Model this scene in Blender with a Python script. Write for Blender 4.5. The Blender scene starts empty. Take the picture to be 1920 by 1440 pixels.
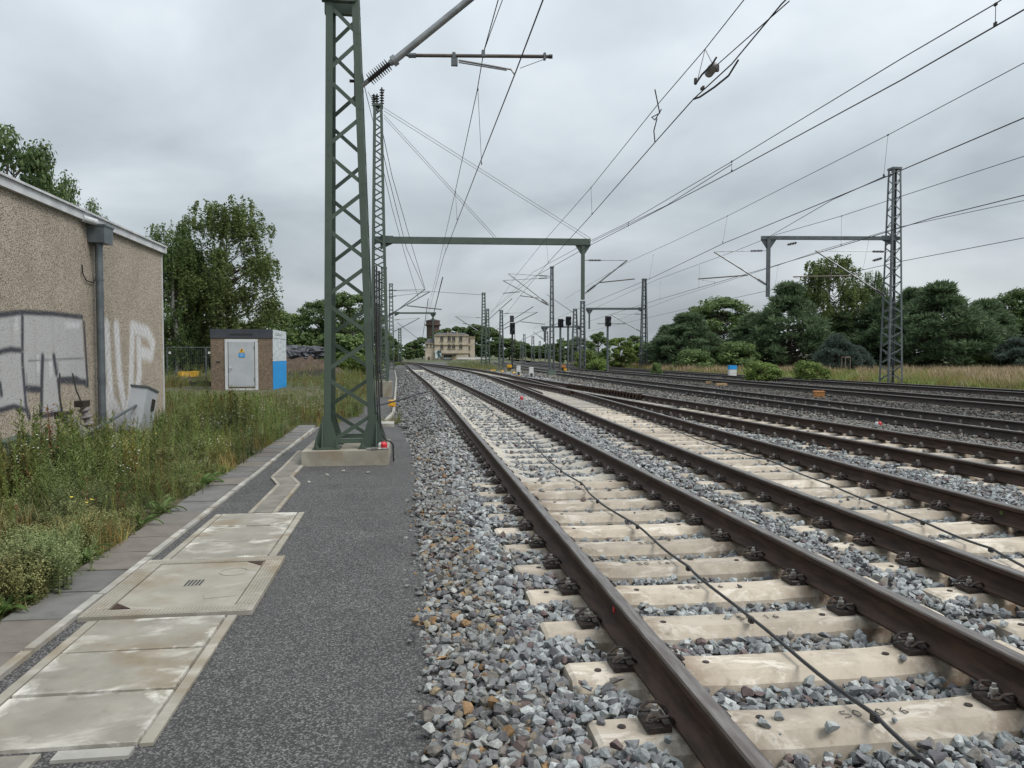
import bpy, bmesh, math, random
import numpy as np
from mathutils import Vector, Matrix
R = math.radians
SC = bpy.context.scene
COL = SC.collection
# ---------------------------------------------------------------- camera
F_PX, HOR, VPX = 1442.0, 665.0, 765.0          # focal length, horizon row and track vanishing column of the 1920x1440 photo
EYE = 1.65
PIT = math.atan((720 - HOR) / F_PX)
YAW = math.atan((960 - VPX) / F_PX * math.cos(PIT))
cd = bpy.data.cameras.new('camera'); cam = bpy.data.objects.new('camera', cd); COL.objects.link(cam)
cd.sensor_width = 36; cd.lens = 36 * F_PX / 1920; cd.clip_end = 6000; cd.clip_start = 0.05
cam.location = (0, 0, EYE); cam.rotation_euler = (R(90) - PIT, 0, -YAW)
SC.camera = cam
# ---------------------------------------------------------------- sky, sun, exposure
SUN_EL, SUN_AZ = 52, 128                        # degrees; azimuth from +Y towards +X
w = bpy.data.worlds.new('World'); SC.world = w; w.use_nodes = True
nt = w.node_tree; N = nt.nodes; L = nt.links; N.clear()
def nd(t, **k):
    n = N.new(t)
    for a, b in k.items(): setattr(n, a, b)
    return n
sky = nd('ShaderNodeTexSky', sky_type='NISHITA', sun_disc=False, sun_elevation=R(SUN_EL), sun_rotation=R(SUN_AZ), air_density=1.2, dust_density=3.0)
tc = nd('ShaderNodeTexCoord'); sep = nd('ShaderNodeSeparateXYZ'); L.new(tc.outputs['Generated'], sep.inputs[0])
mz = nd('ShaderNodeMath', operation='MAXIMUM'); L.new(sep.outputs['Z'], mz.inputs[0]); mz.inputs[1].default_value = 0.0
az = nd('ShaderNodeMath', operation='ADD'); L.new(mz.outputs[0], az.inputs[0]); az.inputs[1].default_value = 0.30
dv = nd('ShaderNodeVectorMath', operation='DIVIDE'); L.new(tc.outputs['Generated'], dv.inputs[0])
cb = nd('ShaderNodeCombineXYZ'); [L.new(az.outputs[0], cb.inputs[i]) for i in range(3)]
L.new(cb.outputs[0], dv.inputs[1])
mp = nd('ShaderNodeMapping'); mp.inputs['Scale'].default_value = (0.95, 0.85, 0.5); mp.inputs['Location'].default_value = (3.1, 1.7, 0.4); mp.inputs['Rotation'].default_value = (0, 0, R(25)); L.new(dv.outputs[0], mp.inputs['Vector'])
n1 = nd('ShaderNodeTexNoise'); n1.inputs['Scale'].default_value = 1.6; n1.inputs['Detail'].default_value = 6; n1.inputs['Roughness'].default_value = 0.48; n1.inputs['Distortion'].default_value = 0.25
L.new(mp.outputs[0], n1.inputs['Vector'])
cr = nd('ShaderNodeValToRGB'); e = cr.color_ramp.elements
e[0].position = 0.33; e[0].color = (0.235, 0.263, 0.286, 1); e[1].position = 0.74; e[1].color = (0.475, 0.503, 0.522, 1)
x = cr.color_ramp.elements.new(0.52); x.color = (0.335, 0.367, 0.391, 1)
L.new(n1.outputs['Fac'], cr.inputs[0])
gr = nd('ShaderNodeMath', operation='MULTIPLY_ADD'); L.new(mz.outputs[0], gr.inputs[0]); gr.inputs[1].default_value = 1.15; gr.inputs[2].default_value = 0.88
sc_ = nd('ShaderNodeVectorMath', operation='SCALE'); L.new(cr.outputs[0], sc_.inputs[0]); L.new(gr.outputs[0], sc_.inputs['Scale'])
b1 = nd('ShaderNodeBackground'); L.new(sc_.outputs[0], b1.inputs[0]); b1.inputs[1].default_value = 1.0
b2 = nd('ShaderNodeBackground'); L.new(sky.outputs[0], b2.inputs[0]); b2.inputs[1].default_value = 0.08
mx = nd('ShaderNodeMixShader'); mx.inputs[0].default_value = 0.10; L.new(b1.outputs[0], mx.inputs[1]); L.new(b2.outputs[0], mx.inputs[2])
wo = nd('ShaderNodeOutputWorld'); L.new(mx.outputs[0], wo.inputs[0])
ld = bpy.data.lights.new('sun', 'SUN'); ld.energy = 1.5; ld.angle = R(25); ld.color = (1, 0.965, 0.92)
sun = bpy.data.objects.new('sun', ld); COL.objects.link(sun)
a_, e_ = R(SUN_AZ), R(SUN_EL)
sun.rotation_euler = Vector((math.sin(a_) * math.cos(e_), math.cos(a_) * math.cos(e_), math.sin(e_))).to_track_quat('Z', 'Y').to_euler()
vs = SC.view_settings; vs.view_transform = 'Standard'; vs.look = 'None'; vs.gamma = 1; vs.use_curve_mapping = False; vs.exposure = 0.8
# ---------------------------------------------------------------- pixel -> world
def _ray(px, py):
    u = (px - 960) / F_PX; v = (720 - py) / F_PX
    return u, math.cos(PIT) + v * math.sin(PIT), v * math.cos(PIT) - math.sin(PIT)
def _w(a, b, z): return Vector((a * math.cos(YAW) + b * math.sin(YAW), -a * math.sin(YAW) + b * math.cos(YAW), z))
def G(px, py, z=0.0):                            # where the ray meets the plane of height z
    u, fy, fz = _ray(px, py); t = (z - EYE) / fz; return _w(u * t, fy * t, z)
def W(px, py, d):                                # the ray at distance d ahead
    u, fy, fz = _ray(px, py); t = d / fy; return _w(u * t, d, EYE + fz * t)
def PX(px, py, X):                               # where the ray meets the vertical plane x = X
    p = W(px, py, 10.0); t = X / p.x; return Vector((X, p.y * t, EYE + (p.z - EYE) * t))
rng = np.random.default_rng(7); random.seed(7)
lerp = lambda x, xs, ys: np.interp(x, xs, ys)
# ---------------------------------------------------------------- mesh helpers
class MB:
    def __init__(s): s.v = []; s.f = []; s.m = []
    def add(s, vs, fs, mi=0):
        o = len(s.v); s.v += [tuple(q) for q in vs]; s.f += [tuple(i + o for i in f) for f in fs]; s.m += [mi] * len(fs); return s
    def box(s, c, size, rot=None, mi=0, taper=1.0):
        hx, hy, hz = size[0] / 2, size[1] / 2, size[2] / 2; P = []
        for z in (-1, 1):
            k = taper if z > 0 else 1
            for sx, sy in ((-1, -1), (1, -1), (1, 1), (-1, 1)): P.append(Vector((sx * hx * k, sy * hy * k, z * hz)))
        if rot is not None: P = [rot @ q for q in P]
        c = Vector(c); return s.add([q + c for q in P], [(0, 3, 2, 1), (4, 5, 6, 7), (0, 1, 5, 4), (1, 2, 6, 5), (2, 3, 7, 6), (3, 0, 4, 7)], mi)
    def sweep(s, prof, pts, ax=None, mi=0, cap=True, scales=None):
        # prof: list of (a, b); swept along pts; a runs along the horizontal side, b along 'up'
        pts = [Vector(p) for p in pts]; n = len(prof); V = []
        for i, p in enumerate(pts):
            t = (pts[min(i + 1, len(pts) - 1)] - pts[max(i - 1, 0)]).normalized()
            if ax is not None: sd = Vector(ax) - t * t.dot(Vector(ax))
            else:
                sd = t.cross(Vector((0, 0, 1)))
                if sd.length < 1e-3: sd = Vector((1, 0, 0))
            sd.normalize(); up = sd.cross(t); k = scales[i] if scales else 1
            V += [p + sd * a * k + up * b * k for a, b in prof]
        Fs = [(i * n + j, i * n + (j + 1) % n, (i + 1) * n + (j + 1) % n, (i + 1) * n + j) for i in range(len(pts) - 1) for j in range(n)]
        if cap: Fs += [tuple(range(n - 1, -1, -1)), tuple((len(pts) - 1) * n + j for j in range(n))]
        return s.add(V, Fs, mi)
    def bar(s, p0, p1, w, h, ax=None, mi=0):
        return s.sweep([(-w / 2, -h / 2), (w / 2, -h / 2), (w / 2, h / 2), (-w / 2, h / 2)], [p0, p1], ax, mi)
    def tube(s, pts, r, n=8, mi=0, scales=None):
        return s.sweep([(r * math.cos(2 * math.pi * i / n), r * math.sin(2 * math.pi * i / n)) for i in range(n)], pts, None, mi, True, scales)
    def lathe(s, p0, p1, prof, n=12, mi=0):
        # prof: list of (t, r), t measured in metres from p0 towards p1
        p0 = Vector(p0); d = (Vector(p1) - p0).normalized(); a = d.orthogonal().normalized(); b = d.cross(a); V = []
        for t, r in prof: V += [p0 + d * t + (a * math.cos(2 * math.pi * i / n) + b * math.sin(2 * math.pi * i / n)) * r for i in range(n)]
        k = len(prof); Fs = [(i * n + j, i * n + (j + 1) % n, (i + 1) * n + (j + 1) % n, (i + 1) * n + j) for i in range(k - 1) for j in range(n)]
        Fs += [tuple(range(n - 1, -1, -1)), tuple((k - 1) * n + j for j in range(n))]
        return s.add(V, Fs, mi)
    def insul(s, p0, p1, r=0.07, sheds=9, core=0.03, n=12, mi=0):
        Lh = (Vector(p1) - Vector(p0)).length; pr = [(0, core)]; st = Lh / (sheds + 1)
        for i in range(sheds):
            c = st * (i + 1); pr += [(c - st * .22, core), (c, r), (c + st * .12, r), (c + st * .3, core)]
        pr.append((Lh, core)); return s.lathe(p0, p1, pr, n, mi)
    def prism(s, poly, z0, z1, mi=0):
        n = len(poly); V = [(x, y, z0) for x, y in poly] + [(x, y, z1) for x, y in poly]
        return s.add(V, [tuple(range(n - 1, -1, -1)), tuple(range(n, 2 * n))] + [(i, (i + 1) % n, n + (i + 1) % n, n + i) for i in range(n)], mi)
    def extr(s, pts, off, mi=0):                 # planar outline pts extruded by vector off
        n = len(pts); off = Vector(off); V = [Vector(p) for p in pts] + [Vector(p) + off for p in pts]
        return s.add(V, [tuple(range(n - 1, -1, -1)), tuple(range(n, 2 * n))] + [(i, (i + 1) % n, n + (i + 1) % n, n + i) for i in range(n)], mi)
    def mesh(s, name, mats, smooth=False, off=(0, 0, 0)):
        me = bpy.data.meshes.new(name); o = Vector(off)
        me.from_pydata([tuple(Vector(q) - o) for q in s.v], [], s.f)
        for m in (mats if isinstance(mats, (list, tuple)) else [mats]): me.materials.append(m)
        me.polygons.foreach_set('material_index', s.m)
        bm = bmesh.new(); bm.from_mesh(me); bmesh.ops.recalc_face_normals(bm, faces=bm.faces); bm.to_mesh(me); bm.free()
        if smooth:
            me.polygons.foreach_set('use_smooth', [True] * len(me.polygons))
            try: me.set_sharp_from_angle(angle=R(40))
            except Exception: pass
        return me
    def build(s, name, mats, parent=None, smooth=False):
        off = Vector((0, 0, 0)); q = parent
        while q: off = off + q.location; q = q.parent
        return link(name, s.mesh(name, mats, smooth, off), parent)
def link(name, me, parent=None, loc=(0, 0, 0)):
    o = bpy.data.objects.new(name, me); COL.objects.link(o); o.location = loc
    if parent: o.parent = parent
    return o
def tag(o, label=None, cat=None, group=None, kind=None):
    for k, v in (('label', label), ('category', cat), ('group', group), ('kind', kind)):
        if v: o[k] = v
    return o
def thing(name, label, cat, loc=(0, 0, 0), group=None):
    o = bpy.data.objects.new(name, None); COL.objects.link(o); o.location = loc; o.empty_display_size = 0.2
    return tag(o, label, cat, group)
def copy_tree(o, parent=None):
    c = o.copy(); COL.objects.link(c); c.parent = parent
    for ch in list(o.children): copy_tree(ch, c)
    return c
def npmesh(name, V, Fq, mats, mi=None, smooth=False):
    # fast mesh from numpy vertices and equal-size faces
    me = bpy.data.meshes.new(name); V = np.asarray(V, np.float32); Fq = np.asarray(Fq, np.int32); k = Fq.shape[1]
    me.vertices.add(len(V)); me.vertices.foreach_set('co', V.ravel())
    me.loops.add(Fq.size); me.loops.foreach_set('vertex_index', Fq.ravel())
    me.polygons.add(len(Fq)); me.polygons.foreach_set('loop_start', np.arange(0, Fq.size, k, dtype=np.int32))
    if mi is not None: me.polygons.foreach_set('material_index', np.asarray(mi, np.int32))
    for m in (mats if isinstance(mats, (list, tuple)) else [mats]): me.materials.append(m)
    me.polygons.foreach_set('use_smooth', [smooth] * len(Fq)); me.update(calc_edges=True); return me
def grid_sheet(name, xs_fn, ys, nx, zfn, mats, parent=None):
    V = []; Fq = []
    for j, y in enumerate(ys):
        a, b = xs_fn(y)
        for i in range(nx + 1):
            x = a + (b - a) * i / nx; V.append((x, y, zfn(x, y)))
    for j in range(len(ys) - 1):
        for i in range(nx): o = j * (nx + 1) + i; Fq.append((o, o + 1, o + nx + 2, o + nx + 1))
    return link(name, npmesh(name, V, Fq, mats, None, True), parent)
# ---------------------------------------------------------------- material helper
class NB:
    """node builder: small wrapper so that each material reads as a few lines"""
    def __init__(s, name):
        s.mat = bpy.data.materials.new(name); s.mat.use_nodes = True; s.t = s.mat.node_tree; s.t.nodes.clear()
        s.out = s.n('ShaderNodeOutputMaterial'); s.b = s.n('ShaderNodeBsdfPrincipled'); s.l(s.b.outputs[0], s.out.inputs[0])
        s.pos = s.n('ShaderNodeNewGeometry').outputs['Position']
    def n(s, t, **k):
        n = s.t.nodes.new(t)
        for a, b in k.items(): setattr(n, a, b)
        return n
    def l(s, a, b): s.t.links.new(a, b)
    def setv(s, inp, v):
        if hasattr(v, 'default_value') or hasattr(v, 'is_output'): s.l(v, inp)
        else: inp.default_value = v
    def obj(s): return s.n('ShaderNodeTexCoord').outputs['Object']
    def rnd(s): return s.n('ShaderNodeObjectInfo').outputs['Random']
    def isl(s): return s.n('ShaderNodeNewGeometry').outputs['Random Per Island']
    def map(s, vec, scale=(1, 1, 1), loc=(0, 0, 0), rot=(0, 0, 0)):
        m = s.n('ShaderNodeMapping'); s.l(vec, m.inputs[0]); m.inputs['Scale'].default_value = scale; m.inputs['Location'].default_value = loc; m.inputs['Rotation'].default_value = rot; return m.outputs[0]
    def noise(s, scale, detail=3, rough=.55, vec=None, dist=0):
        m = s.n('ShaderNodeTexNoise'); s.l(vec if vec is not None else s.pos, m.inputs['Vector']); m.inputs['Scale'].default_value = scale; m.inputs['Detail'].default_value = detail; m.inputs['Roughness'].default_value = rough; m.inputs['Distortion'].default_value = dist; return m.outputs['Fac']
    def vor(s, scale, out='Color', vec=None, feat='F1'):
        m = s.n('ShaderNodeTexVoronoi', feature=feat); s.l(vec if vec is not None else s.pos, m.inputs['Vector']); m.inputs['Scale'].default_value = scale; return m.outputs[out]
    def ramp(s, fac, stops, const=False):
        m = s.n('ShaderNodeValToRGB'); s.l(fac, m.inputs[0]); cr = m.color_ramp
        if const: cr.interpolation = 'CONSTANT'
        while len(cr.elements) < len(stops): cr.elements.new(0.5)
        for e, (p, c) in zip(cr.elements, stops):
            e.position = p; e.color = (*c, 1) if isinstance(c, tuple) else (c, c, c, 1)
        return m.outputs[0]
    def mix(s, fac, a, b, mode='MIX'):
        m = s.n('ShaderNodeMix', data_type='RGBA', blend_type=mode); s.setv(m.inputs[0], fac)
        for i, v in ((6, a), (7, b)):
            if isinstance(v, tuple): m.inputs[i].default_value = (*v, 1)
            else: s.l(v, m.inputs[i])
        return m.outputs[2]
    def math(s, op, a, b=0.0, clamp=False):
        m = s.n('ShaderNodeMath', operation=op); m.use_clamp = clamp; s.setv(m.inputs[0], a); s.setv(m.inputs[1], b); return m.outputs[0]
    def step(s, v, a, b):
        m = s.n('ShaderNodeMapRange'); m.interpolation_type = 'SMOOTHSTEP'; s.l(v, m.inputs[0]); m.inputs[1].default_value = a; m.inputs[2].default_value = b; return m.outputs[0]
    def sepxyz(s, vec): m = s.n('ShaderNodeSeparateXYZ'); s.l(vec, m.inputs[0]); return m.outputs
    def attr(s, name, kind='GEOMETRY', out='Fac'): m = s.n('ShaderNodeAttribute', attribute_name=name, attribute_type=kind); return m.outputs[out]
    def bump(s, h, strength=.3, dist=.02): m = s.n('ShaderNodeBump'); s.l(h, m.inputs['Height']); m.inputs['Strength'].default_value = strength; m.inputs['Distance'].default_value = dist; s.l(m.outputs[0], s.b.inputs['Normal'])
    def done(s, col, rough=.8, metal=0.0, spec=None):
        if isinstance(col, tuple): s.b.inputs['Base Color'].default_value = (*col, 1)
        else: s.l(col, s.b.inputs['Base Color'])
        s.setv(s.b.inputs['Roughness'], rough); s.b.inputs['Metallic'].default_value = metal
        if spec is not None: s.b.inputs['Specular IOR Level'].default_value = spec
        return s.mat
def mk(name, c1, c2=None, scale=8.0, rough=.75, metal=0.0, bump=.15, bscale=60.0, bd=.004, detail=4, lo=.35, hi=.65, isl=0.0, spec=None):
    m = NB(name); c2 = c2 or tuple(q * .72 for q in c1)
    col = m.mix(m.step(m.noise(scale, detail), lo, hi), c1, c2)
    if isl:
        k = m.math('MULTIPLY_ADD', m.isl(), isl); m.t.nodes[-1].inputs[2].default_value = 1 - isl / 2
        col = m.mix(1.0, col, m.n_gray(k) if False else _gray(m, k), 'MULTIPLY')
    if bump: m.bump(m.noise(bscale, 3), bump, bd)
    return m.done(col, rough, metal, spec)
def _gray(m, v): c = m.n('ShaderNodeCombineColor'); [m.l(v, c.inputs[i]) for i in range(3)]; return c.outputs[0]
# ---------------------------------------------------------------- materials
MT = {}
def grit(name, dark, light, warm=None):
    m = NB(name); cell = m.vor(115); s = m.sepxyz(cell)
    col = m.ramp(s[0], [(0, dark), (.5, tuple(a * 1.55 for a in dark)), (.8, tuple((a + b) / 2 for a, b in zip(dark, light))), (1, light)])
    big = m.noise(1.3, 4, .6); col = m.mix(1.0, col, m.ramp(big, [(.3, .78), (.7, 1.12)]), 'MULTIPLY')
    col = m.mix(m.math('MULTIPLY', m.step(m.noise(.35, 3), .5, .75), .35), col, (warm or dark))
    wear = m.step(m.noise(.8, 5, .65, m.map(m.pos, (2.2, .35, 1), (4, 2, 0))), .42, .72); col = m.mix(m.math('MULTIPLY', wear, .45), col, tuple(a * 2.6 for a in dark)); damp = m.step(m.noise(1.9, 4, .6, m.map(m.pos, (1, .6, 1), (9, 1, 3))), .6, .72); col = m.mix(m.math('MULTIPLY', damp, .35), col, tuple(a * .75 for a in dark))
    m.bump(m.vor(115, 'Distance'), .7, .008); return m.done(col, .82)
MT['path'] = grit('path_grit', (.029, .028, .0275), (.205, .20, .193), (.047, .044, .040))
MT['path2'] = grit('gutter_grit', (.07, .063, .064), (.30, .27, .26), (.10, .085, .08))
m = NB('ballast_bed'); c = m.sepxyz(m.vor(26)); col = m.ramp(c[1], [(0, (.028, .027, .026)), (.5, (.085, .083, .08)), (1, (.19, .19, .185))])
xx = m.sepxyz(m.pos)[0]; col = m.mix(m.math('MULTIPLY', m.step(xx, 8, 13), .72), col, m.mix(1.0, col, (.48, .42, .37), 'MULTIPLY'))
m.bump(m.vor(26, 'Distance'), .9, .05); MT['bed'] = m.done(col, .95)
# stones: colour comes from the point each stone sits on
m = NB('ballast_stone'); c = m.attr('tint', 'INSTANCER', 'Color'); n_ = m.noise(55, 4, .7)
col = m.mix(1.0, c, m.ramp(n_, [(.3, .72), (.5, 1.0), (.7, 1.4)]), 'MULTIPLY'); m.bump(m.noise(130, 3), .35, .004); MT['stone'] = m.done(col, .85)
def concrete(name, c1, c2, white=0.0, wscale=2.2, rough=.85, stain=(.20, .155, .095), edge=False):
    m = NB(name); col = m.mix(m.step(m.noise(3.5, 5, .6), .3, .7), c1, c2)
    col = m.mix(m.math('MULTIPLY', m.step(m.noise(1.7, 4, .6, m.map(m.pos, (1, 1, 1), (5, 3, 1))), .46, .70), .75), col, stain)
    if white: col = m.mix(m.math('MULTIPLY', m.step(m.noise(wscale, 6, .62, m.map(m.pos, (1, 1.7, 1), (2.2, 7, 0)), .4), .50, .70), white * .75), col, (.72, .70, .64))
    if edge:                                     # lime bloom creeping in from the rim of each slab
        o = m.sepxyz(m.obj()); ed = m.math('MAXIMUM', m.math('MULTIPLY', m.math('ABSOLUTE', o[0]), 1 / .38), m.math('MULTIPLY', m.math('ABSOLUTE', o[1]), 1 / .285))
        rim = m.step(m.math('ADD', ed, m.math('MULTIPLY', m.math('SUBTRACT', m.noise(3.2, 6, .62, m.map(m.pos, (1, 1, 1), (4, 2, 8)), .5), .5), 1.9)), .86, 1.16)
        col = m.mix(m.math('MULTIPLY', rim, .8), col, (.62, .60, .54)); col = m.mix(m.math('MULTIPLY', m.step(m.noise(11, 5, .7), .55, .75), .5), col, m.mix(1., col, (.62, .58, .5), 'MULTIPLY'))
    sp = m.vor(34, 'Distance'); col = m.mix(m.math('MULTIPLY', m.math('LESS_THAN', sp, .055), m.step(m.noise(.9, 2), .45, .6)), col, (.05, .045, .04))
    m.bump(m.noise(240, 3), .2, .002); return m.done(col, rough)
MT['cover'] = concrete('cover_concrete', (.275, .257, .215), (.205, .192, .16), .5, stain=(.20, .155, .095), edge=True)
MT['conc'] = concrete('plain_concrete', (.305, .283, .235), (.24, .222, .182), .3)
MT['found'] = concrete('foundation_concrete', (.31, .285, .23), (.24, .22, .18), .2)
MT['kerb'] = concrete('kerb_concrete', (.34, .33, .295), (.26, .25, .225), .5)
m = NB('paver'); r_ = m.rnd(); col = m.ramp(r_, [(0, (.15, .132, .113)), (.35, (.175, .152, .13)), (.6, (.13, .127, .12)), (1, (.16, .155, .145))])
col = m.mix(m.step(m.noise(5, 5, .65), .35, .75), col, m.mix(1., col, (.7, .7, .68), 'MULTIPLY')); m.bump(m.noise(200, 3), .25, .003); MT['paver'] = m.done(col, .85)
MT['slab_dark'] = mk('trough_cover', (.20, .185, .155), (.145, .135, .115), 4, .85, bump=.2, bscale=200)
# sleepers: cream concrete, brown stain at the rail seats, per-sleeper tone
m = NB('sleeper_concrete'); o = m.obj(); s = m.sepxyz(o); ax_ = m.math('ABSOLUTE', s[0]); r_ = m.rnd()
w3 = m.map(m.pos, (1, 1, 1)); col = m.mix(m.step(m.noise(6, 5, .65), .35, .7), (.46, .40, .32), (.33, .285, .225))
col = m.mix(m.step(m.noise(3.1, 6, .7, m.map(m.pos, (1, 2.5, 1), (3, 1, 9)), .5), .52, .62), col, (.58, .53, .45))
seat = m.math('SUBTRACT', 1.0, m.math('MULTIPLY', m.math('ABSOLUTE', m.math('SUBTRACT', ax_, .72)), 3.2), True)
col = m.mix(m.math('MULTIPLY', seat, m.step(m.noise(9, 5, .7), .34, .62)), col, (.15, .095, .055)); col = m.mix(m.math('MULTIPLY', m.step(m.noise(16, 6, .7, m.map(m.pos, (1, 1, 1), (2, 8, 4))), .55, .72), .5), col, (.20, .165, .125))
col = m.mix(1.0, col, m.ramp(r_, [(0, .80), (1, 1.10)]), 'MULTIPLY')
m.bump(m.noise(180, 4), .25, .003); MT['sleeper'] = m.done(col, .85)
m = NB('sleeper_dusty'); col = m.mix(m.step(m.noise(7, 5, .65), .35, .7), (.50, .465, .40), (.38, .35, .30)); col = m.mix(1.0, col, m.ramp(m.rnd(), [(0, .82), (1, 1.08)]), 'MULTIPLY'); m.bump(m.noise(120, 4), .3, .004); MT['sleeper2'] = m.done(col, .9)
MT['sleeper_old'] = mk('sleeper_old', (.14, .115, .09), (.075, .06, .048), 9, .9, bump=.4, bscale=90)
m = NB('rail_rust'); col = m.mix(m.step(m.noise(7, 5, .65, m.map(m.pos, (3, .5, 3))), .35, .68), (.028, .0165, .0115), (.062, .035, .0235)); m.bump(m.noise(160, 3), .25, .002); MT['rail'] = m.done(col, .72, .05, .3)
m = NB('rail_running_face'); col = m.mix(m.step(m.noise(9, 4, .6, m.map(m.pos, (4, .4, 1))), .3, .7), (.235, .215, .20), (.12, .098, .084)); MT['railtop'] = m.done(col, .38, .6)
m = NB('rail_rust_dark'); col = m.mix(m.step(m.noise(6, 5), .35, .68), (.022, .016, .013), (.042, .028, .022)); MT['rail_dark'] = m.done(col, .65, .2)
MT['steel_dark'] = mk('fastening_steel', (.022, .019, .018), (.05, .034, .026), 40, .6, .3, bump=.1)
MT['bolt'] = mk('bolt_grey', (.33, .32, .30), (.19, .18, .165), 30, .5, .4, bump=0)
def paint(name, c, worn=(.18, .13, .10), amt=.12, rough=.5):
    m = NB(name); col = m.mix(m.step(m.noise(2.4, 4), .35, .7), c, tuple(q * .8 for q in c)); col = m.mix(m.math('MULTIPLY', m.step(m.noise(14, 5, .7), .64, .74), amt), col, worn); m.bump(m.noise(60, 3), .06, .002); return m.done(col, rough)
MT['green'] = paint('mast_green', (.058, .084, .062), amt=.45)
MT['green2'] = paint('mast_green_old', (.075, .10, .08), amt=.4)
MT['galv'] = mk('galvanised_grey', (.125, .14, .145), (.085, .097, .102), 5, .5, .35, bump=.05)
MT['alu'] = mk('aluminium_tube', (.30, .31, .31), (.20, .205, .205), 4, .42, .6, bump=.05)
MT['brownpipe'] = mk('registration_tube', (.13, .11, .09), (.085, .07, .06), 6, .5, .3, bump=.05)
MT['wire'] = mk('wire_dark', (.035, .034, .034), (.05, .047, .045), 3, .6, .4, bump=0)
MT['insul'] = mk('insulator_brown', (.055, .045, .042), (.04, .033, .03), 9, .35, bump=0)
MT['insul_grey'] = mk('insulator_grey', (.22, .205, .20), (.15, .14, .135), 9, .4, bump=0)
MT['black'] = mk('black_rubber', (.018, .018, .019), (.03, .03, .03), 12, .55, bump=.1)
MT['sigblack'] = mk('signal_black', (.016, .017, .020), (.028, .029, .033), 5, .6, bump=.05)
MT['white'] = mk('white_paint', (.66, .66, .64), (.52, .52, .50), 6, .6, bump=.05)
MT['red'] = mk('red_plastic', (.55, .02, .03), (.40, .015, .025), 8, .4, bump=0)
MT['yellow'] = mk('yellow_plastic', (.72, .40, .02), (.55, .29, .02), 8, .45, bump=.05)
MT['orange'] = mk('orange_wood', (.40, .18, .05), (.28, .115, .03), 14, .7, bump=.1)
MT['tanblock'] = mk('tan_block', (.38, .25, .12), (.28, .18, .09), 9, .8, bump=.2)
MT['blue'] = mk('blue_paint', (.008, .29, .68), (.006, .24, .60), 3.5, .55, bump=.12, bscale=120)
MT['whitewash'] = mk('white_roller_paint', (.62, .65, .66), (.36, .42, .45), 7, .65, bump=.2, bscale=100, lo=.42, hi=.6)
MT['anth'] = mk('anthracite_trim', (.035, .040, .050), (.048, .053, .063), 3, .55, bump=.05)
MT['door'] = mk('grey_door', (.43, .45, .47), (.38, .40, .42), 2, .5, bump=.04)
MT['frame'] = mk('door_frame', (.56, .58, .59), (.49, .50, .51), 3, .5, bump=.04)
MT['fascia'] = mk('fascia_white', (.58, .59, .60), (.44, .45, .46), 2.5, .6, bump=.05)
MT['zinc'] = mk('zinc', (.115, .135, .15), (.16, .18, .19), 5, .45, .5, bump=.06)
MT['dark'] = mk('dark_void', (.02, .02, .022), (.03, .03, .03), 5, .5, bump=0)
MT['wood'] = mk('weathered_wood', (.19, .14, .10), (.13, .095, .07), 12, .85, bump=.3)
MT['soil'] = mk('soil', (.10, .068, .045), (.06, .042, .028), 3, .95, bump=.9, bscale=14, bd=.08)
MT['tarp'] = mk('black_tarp', (.022, .024, .030), (.045, .048, .058), 2.2, .35, bump=.8, bscale=7, bd=.08)
def pebble(name, cols, scale=85, paintable=False):
    m = NB(name); s = m.sepxyz(m.vor(scale)); col = m.ramp(s[0], cols); d = m.vor(scale, 'Distance')
    col = m.mix(m.math('MULTIPLY', m.step(d, .42, .7), .8), col, (.115, .085, .058)); g = m.noise(1.1, 4); col = m.mix(1., col, m.ramp(g, [(.3, .88), (.7, 1.1)]), 'MULTIPLY')
    if paintable:
        gr_ = m.noise(260, 2, .8); spk = m.sepxyz(m.vor(scale * 1.35))[1]
        for at, c, k in (('silver', (.43, .435, .45), .88), ('whitep', (.64, .65, .67), .88), ('darkp', (.028, .031, .045), .97)):
            f = m.math('MULTIPLY', m.attr(at), m.math('LESS_THAN', spk, k))
            f = m.math('MULTIPLY', f, m.step(gr_, .28, .42)); col = m.mix(f, col, c)
    stk = m.step(m.noise(1.6, 5, .6, m.map(m.pos, (1, 2.6, .16), (0, 3, 1))), .52, .74); col = m.mix(m.math('MULTIPLY', stk, .38), col, m.mix(1., col, (.62, .60, .56), 'MULTIPLY'))
    m.bump(d, .6, .012); return m.done(col, .85)
MT['pebble'] = pebble('wall_pebbledash', [(0, (.10, .08, .062)), (.2, (.27, .22, .165)), (.5, (.46, .395, .31)), (.8, (.58, .52, .43)), (1, (.72, .67, .60))], 64, True)
MT['pebble2'] = pebble('shed_pebbledash', [(0, (.05, .036, .027)), (.4, (.155, .11, .075)), (.75, (.27, .20, .135)), (1, (.42, .33, .24))], 60)
m = NB('ground_earth'); col = m.mix(m.step(m.noise(.9, 5, .65), .35, .68), (.10, .085, .052), (.052, .07, .026)); col = m.mix(m.step(m.noise(9, 4), .55, .7), col, (.15, .125, .085)); m.bump(m.noise(22, 5), .8, .05); MT['earth'] = m.done(col, .95)
m = NB('meadow_ground'); col = m.mix(m.step(m.noise(.25, 5, .65), .35, .68), (.125, .115, .05), (.06, .088, .025)); m.bump(m.noise(12, 5), .8, .1); MT['meadow'] = m.done(col, .95)
m = NB('far_ground'); col = m.mix(m.step(m.noise(.05, 5, .65), .35, .68), (.075, .08, .035), (.045, .06, .022)); MT['farground'] = m.done(col, .95)
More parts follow.
